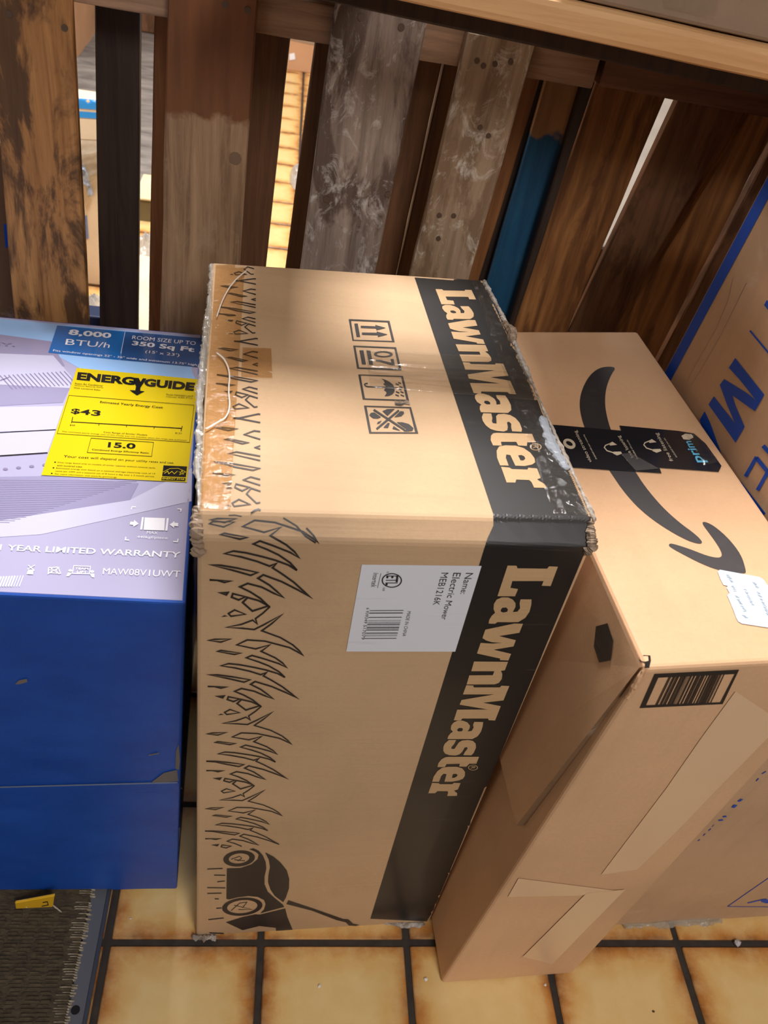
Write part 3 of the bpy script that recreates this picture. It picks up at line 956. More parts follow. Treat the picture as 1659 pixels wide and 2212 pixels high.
decal('printed_unit', [za([(-300, 350), (0, 350), (385, 365), (520, 520), (505, 600), (-300, 560)]), za([(-300, 745), (460, 730), (405, 900), (-300, 930)]), za([(-300, 940), (402, 908), (345, 1066), (-300, 1105)]), za([(-300, 1560), (940, 1412), (1390, 1180), (1385, 1420), (300, 1660), (-300, 1700)])], L_PALE, S_AC, 0.00065, L=25, label='pale panels of the printed appliance')
decal('printed_grille', [za([(-300, 1250), (300, 1238), (1005, 1290), (940, 1412), (0, 1560), (-300, 1590)])], L_MID, S_AC, 0.0007, label='printed grey grille')
gl = []
for k in range(24):
    y = 1255 + k * 13
    gl += stroke(za([(-300, y + 10), (max(40, 990 - k * 40), y + 22)]), 0.9)
for k in range(16):
    x = 20 + k * 31
    gl += stroke(za([(x - 20, 510 - k * 2), (x + 70, 600 - k * 2 + 8)]), 2.2)
for k in range(9):
    gl += stroke(za([(x0 := 30 - k * 26, 540 + k * 9), (x0 + 40, 520 + k * 9)]), 1.6)
for k in range(4): gl.append(za(ellipse(40 + k * 95, 1188 - k * 10, 18, 9)))
decal('printed_louvres', gl, L_DARK, S_AC, 0.0009)['kind'] = 'stuff'
decal('printed_seams', stroke(za([(-300, 942), (405, 902)]), 1.6) + stroke(za([(-300, 1112), (345, 1070)]), 2.4), L_BLK, S_AC, 0.0009)
decal('header_panel', [za([(415, 148), (905, 192), (868, 398), (350, 345)])], L_HEAD, S_AC, 0.0009, label='bright blue header panel')
decal('header_panel', [za([(908, 192), (1466, 240), (1438, 450), (870, 398)])], L_HEAD2, S_AC, 0.0009, L=12, label='darker blue header panel')
wt = text_polys('8,000', za([(505, 176), (810, 205), (800, 248), (490, 222)]), 0.03)
wt += text_polys('BTU/h', za([(482, 246), (803, 276), (790, 312), (472, 288)]))
wt += text_polys('ROOM SIZE UP TO', za([(962, 222), (1420, 266), (1415, 292), (955, 248)]))
wt += text_polys('350 Sq Ft', za([(962, 260), (1412, 308), (1402, 352), (950, 300)]), 0.03)
wt += text_polys("(15' x 23')", za([(1056, 328), (1302, 354), (1296, 380), (1050, 352)]))
wt += text_polys('Fits window openings 22" - 36" wide and minimum 13.75" high', za([(388, 322), (1428, 428), (1423, 446), (383, 340)]))
wt += stroke(za([(905, 200), (875, 352)]), 0.8)
wt += text_polys('1 YEAR LIMITED WARRANTY', za([(5, 1735), (1310, 1790), (1302, 1832), (-5, 1776)]), 0.012)
wt += text_polys('MAW08V1UWT', za([(750, 1906), (1308, 1926), (1302, 1974), (744, 1950)]))
wt += text_polys('MAX', za([(1065, 1638), (1145, 1642), (1142, 1662), (1062, 1658)])) + text_polys('440kgf/piece', za([(995, 1672), (1215, 1680), (1212, 1702), (990, 1692)]))
wt += [za([(1048, 1540), (1195, 1545), (1190, 1635), (1040, 1630)]), za([(1028, 1538), (1042, 1538), (1030, 1628), (1015, 1628)]), za([(1208, 1545), (1222, 1545), (1212, 1636), (1196, 1636)]),
       za([(945, 1570), (970, 1572), (972, 1558), (1005, 1586), (965, 1608), (966, 1594), (940, 1592)]), za([(1290, 1580), (1262, 1578), (1264, 1566), (1228, 1592), (1260, 1615), (1262, 1602), (1290, 1604)])]
for a, b, c in [((985, 1465), (958, 1463), (950, 1482)), ((1285, 1478), (1312, 1480), (1308, 1498)), ((912, 1680), (908, 1702), (935, 1704)), ((1290, 1694), (1285, 1716), (1255, 1714))]:
    wt += stroke(za([a, b, c]), 2.2)
wt += [za([(205, 1918), (245, 1920), (240, 1952), (195, 1950)])] + stroke(za([(205, 1885), (250, 1925)]), 1.8) + stroke(za([(255, 1885), (200, 1915)]), 1.8)
wt += stroke(za([(352, 1905), (420, 1900), (440, 1945), (350, 1940)]), 1.8, True) + stroke(za([(360, 1900), (430, 1950)]), 1.8) + stroke(za([(430, 1902), (345, 1950)]), 1.8) + text_polys('MAX', za([(355, 1912), (420, 1914), (418, 1932), (353, 1930)]))
wt += stroke(za([(535, 1890), (655, 1895), (648, 1948), (525, 1945)]), 1.6, True) + text_polys('TEAM', za([(545, 1900), (640, 1904), (638, 1920), (543, 1916)]), 0.02) + text_polys('LIFT', za([(560, 1924), (632, 1927), (630, 1944), (556, 1941)]), 0.02)
wt += [za(ellipse(510, 1925, 14, 9)), za(ellipse(668, 1932, 14, 9)), za([(495, 1938), (525, 1940), (500, 1965), (480, 1965)]), za([(650, 1946), (682, 1945), (684, 1975), (665, 1972)])]
for k in range(9):
    wt += stroke(za([(10 + k * 20, 1968 - k), (-20 + k * 20, 2040)]), 3.2 if k < 6 else 1.6)
decal('top_lettering', wt, L_WHT, S_AC, 0.0012, label='white lettering and symbols')
decal('top_lettering', text_polys('ENERGY.', za([(-380, 238), (112, 280), (108, 302), (-384, 260)]), 0.02), L_DARK, S_AC, 0.0012, label='dark slogan lettering')
ylab = decal('energy_label', [za([(557, 458), (1442, 540), (1352, 1286), (300, 1234)])], L_YEL, S_AC, 0.0014, label='yellow energy label')
yt = text_polys('ENERG', za([(565, 488), (985, 528), (975, 585), (555, 546)]), 0.05)
yt += text_polys('GUIDE', za([(1050, 535), (1415, 566), (1402, 624), (1042, 590)]), 0.05)
yt += [za([(960, 530), (1005, 532), (1018, 560), (1035, 534), (1062, 536), (1018, 600), (1016, 625), (1048, 628), (992, 658), (938, 620), (980, 622), (985, 592)])]
yt += text_polys('Estimated Yearly Energy Cost', za([(728, 698), (1182, 738), (1178, 758), (722, 716)]), 0.01)
yt += text_polys('$43', za([(520, 752), (735, 768), (722, 815), (512, 792)]), 0.02)
yt += stroke(za([(500, 658), (1405, 728), (1372, 998), (415, 935)]), 0.8, True)
yt += stroke(za([(522, 850), (1315, 896)]), 1.5) + stroke(za([(528, 815), (518, 858)]), 1.5) + stroke(za([(1320, 880), (1310, 918)]), 1.5)
for x in (718, 918, 1118): yt += stroke(za([(x, 862 + (x - 718) * .055), (x - 3, 878 + (x - 718) * .055)]), 1.2)
yt += text_polys('$40', za([(508, 868), (545, 870), (542, 882), (505, 880)]))
yt += text_polys('$121', za([(1270, 925), (1316, 928), (1314, 940), (1268, 936)]))
yt += text_polys('Cost Range of Similar Models', za([(752, 918), (1068, 940), (1065, 954), (750, 932)]))
yt += text_polys('This estimated yearly energy cost of this model was not available when the range was published', za([(450, 915), (1350, 980), (1348, 990), (446, 925)]))
yt += stroke(za([(660, 968), (1112, 998), (1098, 1100), (632, 1072)]), 0.9, True)
yt += text_polys('15.0', za([(786, 996), (985, 1006), (980, 1046), (780, 1034)]), 0.03)
yt += text_polys('Combined Energy Efficiency Ratio', za([(668, 1044), (1080, 1070), (1077, 1084), (664, 1058)]), 0.01)
yt += text_polys('Your cost will depend on your utility rates and use.', za([(464, 1090), (1262, 1140), (1258, 1158), (458, 1112)]))
for k, s in enumerate(['Cost range based only on models of similar capacity without reverse cycle,', 'with louvered sides.', 'Estimated energy cost based on a national average electricity cost of 14', 'cents per kWh and a seasonal use of 8 hours a day over a 3 month period.', 'For more information, visit www.ftc.gov/energy.']):
    y = 1138 + k * 21; x1 = [1128, 600, 1125, 1120, 850][k]
    yt += text_polys(s, za([(420 - k * 5, y), (x1, y + (x1 - 420) * .058), (x1 - 2, y + 12 + (x1 - 420) * .058), (417 - k * 5, y + 12)]))
yt += text_polys('Room Air Conditioner', za([(545, 566), (748, 582), (746, 594), (543, 578)])) + text_polys('Without Reverse Cycle', za([(540, 582), (748, 598), (746, 608), (538, 592)])) + text_polys('With Louvered Sides', za([(535, 598), (728, 614), (726, 624), (533, 608)]))
yt += text_polys('Model MAW08V1UWT', za([(1205, 645), (1400, 660), (1398, 670), (1203, 655)])) + text_polys('Capacity: 8,000 BTUs', za([(1203, 662), (1395, 674), (1393, 684), (1201, 672)]))
yt += [za([(1184, 1165), (1355, 1173), (1345, 1250), (1174, 1243)]), za([(1172, 1250), (1344, 1258), (1340, 1279), (1168, 1273)])]
for x in (400, 388, 376): yt.append(za(ellipse(x, 1142 + (400 - x) * 3.4, 7, 4, 8)))
decal('label_print', yt, L_BLK, S_AC, 0.0017, parent=ylab)
st = stroke(za([(1180, 1215), (1230, 1190), (1290, 1188), (1345, 1212)]), 1.0) + stroke(za([(1190, 1225), (1215, 1208), (1222, 1228), (1245, 1210), (1262, 1228), (1285, 1208)]), 1.3)
st += stroke(za([(1300, 1235), (1318, 1200), (1328, 1232), (1295, 1214), (1345, 1216)]), 1.1, True) + text_polys('ENERGY STAR', za([(1178, 1255), (1338, 1262), (1335, 1274), (1175, 1268)]), 0.02)
decal('label_print', st, L_YEL, S_AC, 0.0020, parent=ylab)
# lower flap of the blue front
fl = [(-300, 1707), (386, 1690), (380, 1916), (-300, 1936)]
decal('lower_flap', [fl], M_BLUE, S_AC, 0.0012, L=12, label='folded lower flap of the blue front')
decal('flap_crease', stroke([(-300, 1706), (0, 1698), (384, 1688)], 3.0), flat('worn crease', srgb(110, 126, 160), 0.5), S_AC, 0.0016, L=12)
zb = lambda p: cv(p, 620 / 1426.0, 0, 1250)
M_BARE = flat('bare torn board', srgb(112, 104, 100), 0.8)
for pl in [zb([(76, 520), (95, 500), (135, 492), (138, 508), (100, 520)]), zb([(755, 1005), (815, 960), (880, 945), (885, 1000), (780, 1012)]), zb([(660, 1058), (760, 1030), (890, 1020), (902, 1045), (790, 1058)]),
                     zb([(872, 940), (875, 850), (888, 815), (893, 900), (888, 945)]), zb([(876, 1300), (880, 1240), (890, 1235), (890, 1290)]), zb([(738, 870), (790, 860), (790, 866), (740, 876)])]:
    decal('worn_patch', [pl], M_BARE, S_AC, 0.0014, label='scuffed bare board showing through the blue')

# ------------------------------------------------------------------ shipping carton (leaning, right of centre)
ship = thing('shipping_carton', (0.41, 0.76, 0.0), 'tan shipping carton with a curved arrow print, leaning beside the mower carton', 'box')
Z0 = 0.0
sFL, sFR = on_z(950, 2125, 0.0), on_z(1237, 2103, 0.001)
Rs = Matrix(((0.995, -0.088, 0.045), (0.089, 0.996, -0.019), (-0.043, 0.023, 0.999)))
up_s = (Rs @ Vector((0, 0, 1))).normalized(); dep_s = (Rs @ Vector((0, 1, 0))).normalized()
tFL = CAM_LOC + px_dir(1396, 1445) * ((Vector((0.343, 0.449, 0.761)) - CAM_LOC).length / px_dir(1396, 1445).length)
nF = (sFR - sFL).cross(tFL - sFL).normalized()
tFR = on_plane(1868, 1419, sFL, nF)
nT = (tFR - tFL).cross(dep_s).normalized()
tBR = on_plane(1378, 715, tFL, nT)
tBL = tFL + (tBR - tFR)
bBL, bBR = sFL + (tBL - tFL), sFR + (tBR - tFR)
lift = Vector((0, 0, 1))
bBL.z = max(bBL.z, 0.0); bBR.z = max(bBR.z, 0.0)
s_c = [sFL, sFR, bBR, bBL, tFL, tFR, tBR, tBL]
for v in s_c[:4]: v.z = max(0.0008, v.z)
s_c[3].x = max(s_c[3].x, 0.273); s_c[0].x += 0.002
Vs, Fs = hex_mesh(s_c, 0.005, 3, tri=True)
obj('carton_body', Vs, Fs, M_KR_SHIP, ship)
S_SH = Surf(Vs, Fs, ship)
zs = lambda p: chaikin(cv(p, 609 / 1604.0, 1050, 640))
decal('arrow_print', [zs([(740, 408), (700, 400), (640, 410), (590, 450), (550, 520), (530, 600), (540, 690), (580, 800), (640, 900), (700, 990), (780, 1110), (880, 1220), (1000, 1310), (1130, 1385), (1210, 1412), (1235, 1402), (1190, 1355), (1100, 1290), (1000, 1200), (900, 1080), (850, 1000), (770, 890), (710, 765), (690, 700), (675, 620), (680, 530), (710, 450)]),
                      zs([(1225, 1290), (1245, 1283), (1300, 1310), (1380, 1380), (1450, 1470), (1478, 1560), (1475, 1582), (1340, 1565), (1240, 1530), (1130, 1475), (1040, 1425), (1040, 1410), (1060, 1408), (1160, 1440), (1260, 1480), (1330, 1492), (1345, 1470), (1320, 1420), (1270, 1350)])],
      M_SMILE, S_SH, 0.0005, label='charcoal curved arrow')
zk = lambda p: cv(p, 380 / 1659.0, 1180, 900)
tape = decal('printed_tape', [zk([(-60, 75), (125, 87), (705, 138), (690, 90), (1240, 140), (1390, 165), (1500, 260), (1600, 400), (1650, 470), (1622, 527), (1065, 488), (1085, 540), (840, 524), (600, 510), (300, 490), (-60, 470)])], M_BTAPE, S_SH, 0.0010, L=20, label='black printed tape across the top')
tp = text_polys('video streaming', zk([(398, 440), (255, 150), (292, 135), (440, 435)]))
tp += text_polys('included with your membership', zk([(458, 412), (342, 180), (360, 175), (482, 408)]))
tp += text_polys('free listening', zk([(800, 405), (660, 195), (700, 185), (832, 385)])) + text_polys('included with your plan', zk([(845, 410), (752, 230), (768, 225), (872, 405)]))
tp += text_polys('free listening', zk([(1160, 430), (1015, 165), (1060, 160), (1208, 428)])) + text_polys('included with your plan', zk([(1215, 395), (1100, 212), (1118, 208), (1238, 388)]))
for dx, dy in ((0, 0), (372, -25)):
    tp += stroke(zk([(600 + dx, 262 + dy), (555 + dx, 280 + dy), (545 + dx, 300 + dy), (570 + dx, 330 + dy), (640 + dx, 352 + dy)]), 2.4)
    tp += [zk([(585 + dx, 265 + dy), (620 + dx, 245 + dy), (665 + dx, 275 + dy), (600 + dx, 282 + dy)]), zk([(630 + dx, 340 + dy), (700 + dx, 338 + dy), (712 + dx, 358 + dy), (665 + dx, 375 + dy), (628 + dx, 358 + dy)])]
tp += [('h', zk(ellipse(215, 265, 62, 44, rot=.5)), [zk(ellipse(215, 262, 34, 18, rot=.5))])]
tp += [zk([(1270, 190), (1310, 168), (1365, 175), (1385, 205), (1345, 228), (1290, 222)])]
decal('tape_print', tp, M_CREAM, S_SH, 0.0014, parent=tape, label='cream icons and words')
decal('tape_print', text_polys('prim', zk([(1395, 442), (1292, 240), (1385, 238), (1525, 440)]), 0.02), M_SKY, S_SH, 0.0014, parent=tape, label='light blue word')
film('tape_wrinkle', zk([(1290, 150), (1400, 165), (1620, 440), (1480, 470)]), 10, 14, M_TAPE, S_SH, 0.0018, 0.003, rnd, 0, label='crinkled clear tape end')
film('tape_wrinkle', zk([(700, 360), (790, 350), (1060, 500), (840, 520)]), 10, 10, clear_film('grey film', srgb(120, 118, 116), 0.35, 0.2), S_SH, 0.0016, 0.001, rnd, 0, label='lifted grey tape fold')
zw = lambda p: cv(p, 119 / 1645.0, 1540, 1210)
stk = decal('paper_sticker', [zw([(130, 350), (200, 300), (1380, 520), (1500, 590), (1680, 840), (1900, 1300), (2000, 1900), (1880, 2060), (1640, 2030), (860, 1910), (750, 1850), (690, 1750), (600, 1500), (510, 1280), (415, 1060), (490, 1000), (400, 850), (430, 790), (300, 750), (210, 570)])],
            flat('white sticker paper', srgb(196, 212, 226), 0.5), S_SH, 0.0008, label='white torn paper sticker with faint handwriting')
hw = []
hr = random.Random(11)
for (x0, y0, x1, y1, n) in [(420, 450, 570, 680, 6), (560, 760, 650, 960, 4), (690, 1070, 960, 1560, 10), (900, 1640, 1000, 1760, 3), (950, 890, 1180, 1370, 9), (1200, 660, 1330, 840, 5), (1330, 960, 1680, 1720, 16)]:
    for k in range(n):
        t = (k + .5) / n; cx, cy = x0 + (x1 - x0) * t, y0 + (y1 - y0) * t
        hw += stroke(zw([(cx - 45 + hr.uniform(-15, 15), cy - 12 + hr.uniform(-20, 20)), (cx + hr.uniform(-20, 20), cy + hr.uniform(-25, 25)), (cx + 45 + hr.uniform(-15, 15), cy + 12 + hr.uniform(-20, 20))]), 1.3)
decal('handwriting', hw, flat('faint pen', srgb(150, 160, 176), 0.6), S_SH, 0.0011, parent=stk)
zc = lambda p: cv(p, 399 / 1659.0, 1260, 1380)
bar = [('h', zc([(640, 310), (1398, 272), (1250, 582), (505, 618)]), [zc([(672, 345), (1360, 312), (1230, 565), (562, 592)])])]
br = random.Random(3)
fq = homography([(0, 0), (1, 0), (1, 1), (0, 1)], zc([(768, 336), (1268, 314), (1148, 568), (645, 592)]))
x = 0.0
while x < 0.985:
    w_ = br.choice([.008, .012, .018, .03]); w_ = min(w_, 1 - x)
    bar.append([fq((x, 0)), fq((x + w_, 0)), fq((x + w_, 1)), fq((x, 1))])
    x += w_ + br.choice([.008, .012, .016, .028])
decal('barcode', bar, M_INK, S_SH, 0.0006, L=30, label='black framed barcode')
zh = lambda p: cv(p, 759 / 1659.0, 900, 1200)
hexa = zh([(870, 335), (925, 320), (953, 405), (938, 495), (885, 505), (860, 430)])
decal('hexagon_mark', [hexa], ink('hexagon ink', srgb(62, 52, 44), 0.6, wear=0.5, wear_c=srgb(110, 88, 66), scale=(1, 1, 6), thr=0.5), S_SH, 0.0054, label='dark hexagon mark')
# flap on the left side face
nL = (sFL - bBL).cross(tFL - bBL).normalized()
if nL.x > 0: nL = -nL
flap_px = [(1280, 1196), (1389, 1441), (1134, 1783), (1098, 1640), (1085, 1590), (1140, 1420), (1215, 1240)]
fo = [S_SH.hit(u, v, 0.0048 if v < 1500 else 0.011) for u, v in flap_px]
fi = [S_SH.hit(u, v, 0.0002) for u, v in flap_px]
nfl = len(flap_px)
obj('side_flap', fo + fi, [tuple(range(nfl)), tuple(range(2 * nfl - 1, nfl - 1, -1))], M_KR_SHIP, ship)['label'] = 'outer cardboard flap on the left side'
obj('flap_edge', fo + fi, [(k, nfl + k, nfl + (k + 1) % nfl, (k + 1) % nfl) for k in range(nfl)], M_KR_DARK, ship)['label'] = 'dark corrugated flap edge'
decal('corner_hole', [zc([(495, 180), (545, 150), (600, 155), (605, 200), (590, 260), (555, 262), (560, 215), (520, 205)])], flat('hole shadow', srgb(20, 14, 10), 0.9), S_SH, 0.0009, label='dark gap at the torn front corner')
torn_strip('torn_corner', [tFL + Vector((-0.002, 0, 0.001)), tFL + Vector((-0.0025, -0.001, -0.02)), tFL + (sFL - tFL) * 0.06], 0.003, M_KR_SHIP, ship, rnd, 12, 0.003)
# clear tapes on the front
decal('packing_tape', [[(1588, 1492), (1690, 1560), (1540, 1712), (1466, 1790), (1376, 1877), (1298, 1888), (1360, 1806), (1440, 1700), (1512, 1596)]], M_TAPE_MILK, S_SH, 0.0008, label='clear tape running down the front')
decal('packing_tape', [zh([(480, 1520), (740, 1512), (1040, 1495), (1215, 1468), (1140, 1562), (950, 1580), (760, 1602), (430, 1608)])], M_TAPE_MILK, S_SH, 0.0011, label='clear tape across the lower front')
decal('packing_tape', [zh([(800, 1590), (985, 1572), (800, 1760), (640, 1925), (575, 1985), (405, 2012), (500, 1890), (600, 1790), (700, 1690)])], M_TAPE_MILK, S_SH, 0.0013, label='clear tape down to the bottom edge')

# ------------------------------------------------------------------ brown appliance carton with blue lettering (far right)
app = thing('lettered_carton', (0.8, 0.77, 0.0), 'large brown carton with blue edge and blue lettering, at the right frame edge', 'box')
zx = (319 / 1176.0, 1340, 640)
# left face: passes just behind the leaning carton's right side
fa, fb = on_plane(1430, 812, tFR + Vector((0.012, 0, 0)), (Rs @ Vector((1, 0, 0)))), None
nA = (Rs @ Vector((1, 0, 0))).normalized()
pA = tFR + nA * 0.010
far_lo = on_plane(1427, 812, pA, nA); far_hi = on_plane(1657, 372, pA, nA)
ez = (far_hi - far_lo).normalized()
def at_z(p, d, z): return p + d * ((z - p.z) / d.z)
fB, fT = at_z(far_lo, ez, 0.0015), at_z(far_lo, ez, 1.085)
ndir = (Rs @ Vector((0, -1, 0))).normalized()
nB = on_z(1190, 1999, 0.0015); nB = Vector((pA.x, nB.y, 0.0015))
nB = fB + Vector((ndir.x, ndir.y, 0)) * ((fB.y - 0.545) / -ndir.y)
nT_ = fT + Vector((ndir.x, ndir.y, 0)) * ((fB.y - 0.545) / -ndir.y)
wv = Vector((0.55, 0.55 * 0.056, 0))
a_c = [nB, nB + wv, fB + wv, fB, nT_, nT_ + wv, fT + wv, fT]
Vp, Fp = hex_mesh(a_c, 0.006, 3)
obj('carton_body', Vp, Fp, M_KR_APP, app)
S_AP = Surf(Vp, Fp, app)
zX = lambda p: cv(p, *zx)
bl = [zX([(918, 492), (1150, 785), (1075, 915), (895, 790), (920, 870), (993, 1040), (920, 1165), (705, 862), (748, 797), (915, 1010), (855, 870), (795, 705), (830, 660), (1010, 770), (1085, 830), (950, 660), (868, 570)]),
      zX([(675, 915), (715, 1000), (825, 1300), (795, 1370), (750, 1290), (690, 1160), (665, 1150), (650, 1120), (665, 1090), (635, 985)])]
bl += stroke(zX([(1085, 1285), (1260, 1500)]), 9) + stroke(zX([(1088, 1280), (1000, 1435)]), 8) + stroke(zX([(1185, 1385), (1095, 1545)]), 8) + stroke(zX([(1285, 1505), (1200, 1660)]), 8)
bl += stroke(zX([(950, 1485), (1148, 1740)]), 9) + stroke(zX([(1148, 1740), (1015, 1650)]), 8)
bl += stroke(zX([(1035, 274), (1300, 590)]), 4) + [zX([(1148, 70), (1170, 30), (1330, 200), (1300, 260)])] + stroke(zX([(1140, 1190), (1300, 1370)]), 9)
decal('blue_lettering', bl, M_BLUE_INK, S_AP, 0.0006, label='large blue letters on the left side')
bx = [project(v) for v in (fT, fB)]
e0 = lerp(fT, fB, 0.0) - nA * 0.0; e1 = lerp(fT, fB, 1.0)
side_in = Vector((ndir.x, ndir.y, 0)).normalized()
bq = [project(fT - nA * .0005 + side_in * .0065), project(fB - nA * .0005 + side_in * .0065), project(fB - nA * .0005 + side_in * .026), project(fT - nA * .0005 + side_in * .026)]
decal('blue_edge', [bq], M_BLUE_INK, S_AP, 0.0006, L=60, label='blue printed stripe down the far edge')
zq = lambda p: cv(p, 379 / 1659.0, 1280, 1600)
bd = [zq([(1365, 570), (1400, 545), (1425, 550), (1390, 574)]), zq([(1310, 628), (1335, 600), (1370, 605), (1340, 632)])]
for a, b, w_ in [((1600, 310), (1640, 285), 1.8), ((1545, 378), (1570, 352), 1.8), ((1230, 715), (1265, 712), 3), ((1190, 750), (1232, 745), 3), ((1130, 810), (1150, 790), 1), ((1095, 848), (1118, 828), 1.4), ((1045, 895), (1065, 875), 1.4), ((995, 945), (1015, 930), 1.4), ((1275, 1565), (1800, 1200), 1.4), ((1275, 1565), (1800, 1570), 1.0), ((1465, 1532), (1600, 1500), 2.0)]:
    bd += stroke(zq([a, b]), w_)
bd.append(zq([(1590, 1520), (1600, 1495), (1640, 1490), (1700, 1530), (1640, 1535)]))
M_CREASE = flat('rubbed crease', srgb(196, 164, 134), 0.7)
for ps in ([(1582, 600), (1572, 648), (1545, 712), (1500, 790), (1466, 862)], [(1612, 610), (1590, 655), (1550, 735), (1512, 800), (1475, 862)]):
    decal('crease', stroke(ps, 2.4), M_CREASE, S_AP, 0.0006)
for pl in bd: decal('blue_mark', [pl], M_BLUE_INK, S_AP, 0.0007)
torn_strip('torn_plastic', [on_z(1345, 1996, .006), on_z(1400, 2000, .006), on_z(1440, 1994, .008), on_z(1520, 1986, .008), on_z(1560, 1984, .006)], 0.008, M_TAPE_EDGE, app, rnd, 40, 0.005, 'crumpled clear plastic along the foot')

# ------------------------------------------------------------------ pallets
P1_GREYS = dict(light=srgb(150, 124, 100), dark=srgb(88, 68, 52))
W_A = wood('honey pallet board', srgb(190, 138, 82), srgb(128, 82, 42), stain=srgb(48, 32, 22), stain_amt=0.8, seed=1)
W_B = wood('shade painted pallet board', srgb(62, 46, 36), srgb(34, 24, 20), seed=2)  # near-black tone paints in the shade of backlit boards and dark gaps
W_C = wood('brown grey pallet board', srgb(168, 136, 104), srgb(100, 74, 52), scuff=srgb(170, 146, 120), scuff_amt=0.35, seed=3, patch=srgb(126, 78, 44), patch_z=0.955)
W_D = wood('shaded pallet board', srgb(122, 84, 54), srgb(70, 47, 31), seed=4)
W_K = wood('orange pallet board', srgb(150, 100, 56), srgb(100, 60, 30), seed=5)
W_F = wood('weathered grey pallet board', srgb(168, 150, 136), srgb(78, 64, 56), stain=srgb(70, 50, 40), stain_amt=0.8, scuff=srgb(214, 208, 200), scuff_amt=0.7, seed=6, grain=40)
W_H = wood('pale weathered pallet board', srgb(180, 156, 128), srgb(120, 98, 76), stain=srgb(112, 86, 62), stain_amt=0.7, scuff=srgb(226, 218, 204), scuff_amt=0.7, seed=7, grain=40)
W_BLUE = wood('blue painted board', srgb(24, 84, 118), srgb(14, 58, 92), seed=8, patch=srgb(172, 124, 80), patch_z=0.962, scuff=srgb(60, 100, 120), scuff_amt=0.2)
W_I = wood('red brown pallet board', srgb(184, 126, 70), srgb(110, 64, 32), ring=0.4, seed=9, stain=srgb(90, 52, 28), stain_amt=0.6)
W_J = wood('brown pallet board', srgb(150, 106, 72), srgb(98, 66, 44), stain=srgb(60, 38, 24), stain_amt=0.55, seed=10)
W_BEAM = wood('grey brown beam', srgb(166, 132, 104), srgb(110, 82, 62), axis=0, seed=11)
W_BEAM2 = wood('red brown beam', srgb(140, 98, 76), srgb(96, 64, 50), axis=0, seed=12)
W_TOP = wood('pale pine board', srgb(226, 182, 130), srgb(196, 148, 98), axis=0, seed=13, grain=30)
M_NAIL = flat('rusty nail', srgb(92, 74, 60), 0.55, metal=0.3)
M_KNOT = flat('round plug', srgb(112, 88, 68), 0.7)
wr = random.Random(21)


def edge_x(p, q, Y, z):
    a, b = on_y(p[0], p[1], Y), on_y(q[0], q[1], Y)
    return a.x + (b.x - a.x) * (z - a.z) / (b.z - a.z)


def slat(parent, name, l, r, Y, th, z0, z1, mat, label=None):
    c = []
    for z in (z0, z1):
        xl, xr = edge_x(l[0], l[1], Y, z), edge_x(r[0], r[1], Y, z)
        c += [Vector((xl, Y, z)), Vector((xr, Y, z)), Vector((xr, Y + th, z)), Vector((xl, Y + th, z))]
    V, Fc = hex_mesh(c, 0.002, 1, cuts=14, jitter=0.0007, rnd=wr, long_axis=2)
    o = obj(name, V, Fc, mat, parent)
    if label: o['label'] = label
    return o


def beam(parent, name, x0, x1, y0, y1, z0, z1, mat, label=None, dz=0.0, bevel=0.002):
    c = [Vector(p) for p in ((x0, y0, z0), (x1, y0, z0 + dz), (x1, y1, z0 + dz), (x0, y1, z0), (x0, y0, z1), (x1, y0, z1 + dz), (x1, y1, z1 + dz), (x0, y1, z1))]
    V, Fc = hex_mesh(c, bevel, 2, cuts=14, jitter=0.0006, rnd=wr, long_axis=0)
    o = obj(name, V, Fc, mat, parent)
    if label: o['label'] = label
    return o


def nail(parent, u, v, Y, r=0.006, mat=None):
    r *= 0.78
    p = on_y(u, v, Y)
    V = [p + Vector((r * math.cos(t), -0.0012, r * math.sin(t))) for t in [k * math.pi / 5 for k in range(10)]]
    V += [p + Vector((r * math.cos(t), 0.002, r * math.sin(t))) for t in [k * math.pi / 5 for k in range(10)]]
    Fc = [tuple(range(10)), tuple(range(19, 9, -1))] + [(k, 10 + k, 10 + (k + 1) % 10, (k + 1) % 10) for k in range(10)]
    return obj('nail', V, Fc, mat or M_NAIL, parent)


YFR, YBK = 1.155, 1.262
pal = thing('upright_pallet', (0.0, 1.21, 0.0), 'weathered wooden pallet standing upright behind the blue and mower cartons', 'pallet')
sA = slat(pal, 'front_slat', ((0, 319), (31, 684)), ((153, 0), (189, 700)), YFR, 0.019, 0.004, 1.112, W_A, 'honey coloured slat with dark smears')
sC = slat(pal, 'front_slat', ((363, 0), (345, 700)), ((557, 0), (517, 570)), YFR, 0.019, 0.004, 1.112, W_C, 'grey brown slat with a rusty upper end')
sF = slat(pal, 'front_slat', ((725, 0), (650, 570)), ((928, 25), (812, 580)), YFR, 0.019, 0.004, 1.110, W_F, 'mottled grey weathered slat')
sH = slat(pal, 'front_slat', ((1012, 70), (890, 583)), ((1158, 95), (1015, 600)), YFR, 0.019, 0.004, 1.097, W_H, 'pale scuffed slat with nail holes')
slat(pal, 'back_slat', ((203, 0), (216, 700)), ((303, 0), (297, 700)), YBK, 0.018, 0.004, 1.112, W_B, 'backlit slat with its shade painted in nearly black')
slat(pal, 'back_slat', ((335, 0), (320, 700)), ((432, 0), (415, 700)), YBK, 0.018, 0.004, 1.112, W_K)
slat(pal, 'back_slat', ((530, 55), (480, 570)), ((630, 55), (575, 570)), YBK, 0.018, 0.004, 1.112, W_D)
slat(pal, 'back_slat', ((682, 75), (618, 570)), ((790, 75), (720, 570)), YBK, 0.018, 0.004, 1.112, W_D)
slat(pal, 'back_slat', ((895, 120), (800, 580)), ((958, 120), (858, 580)), YBK, 0.018, 0.004, 1.112, W_D)
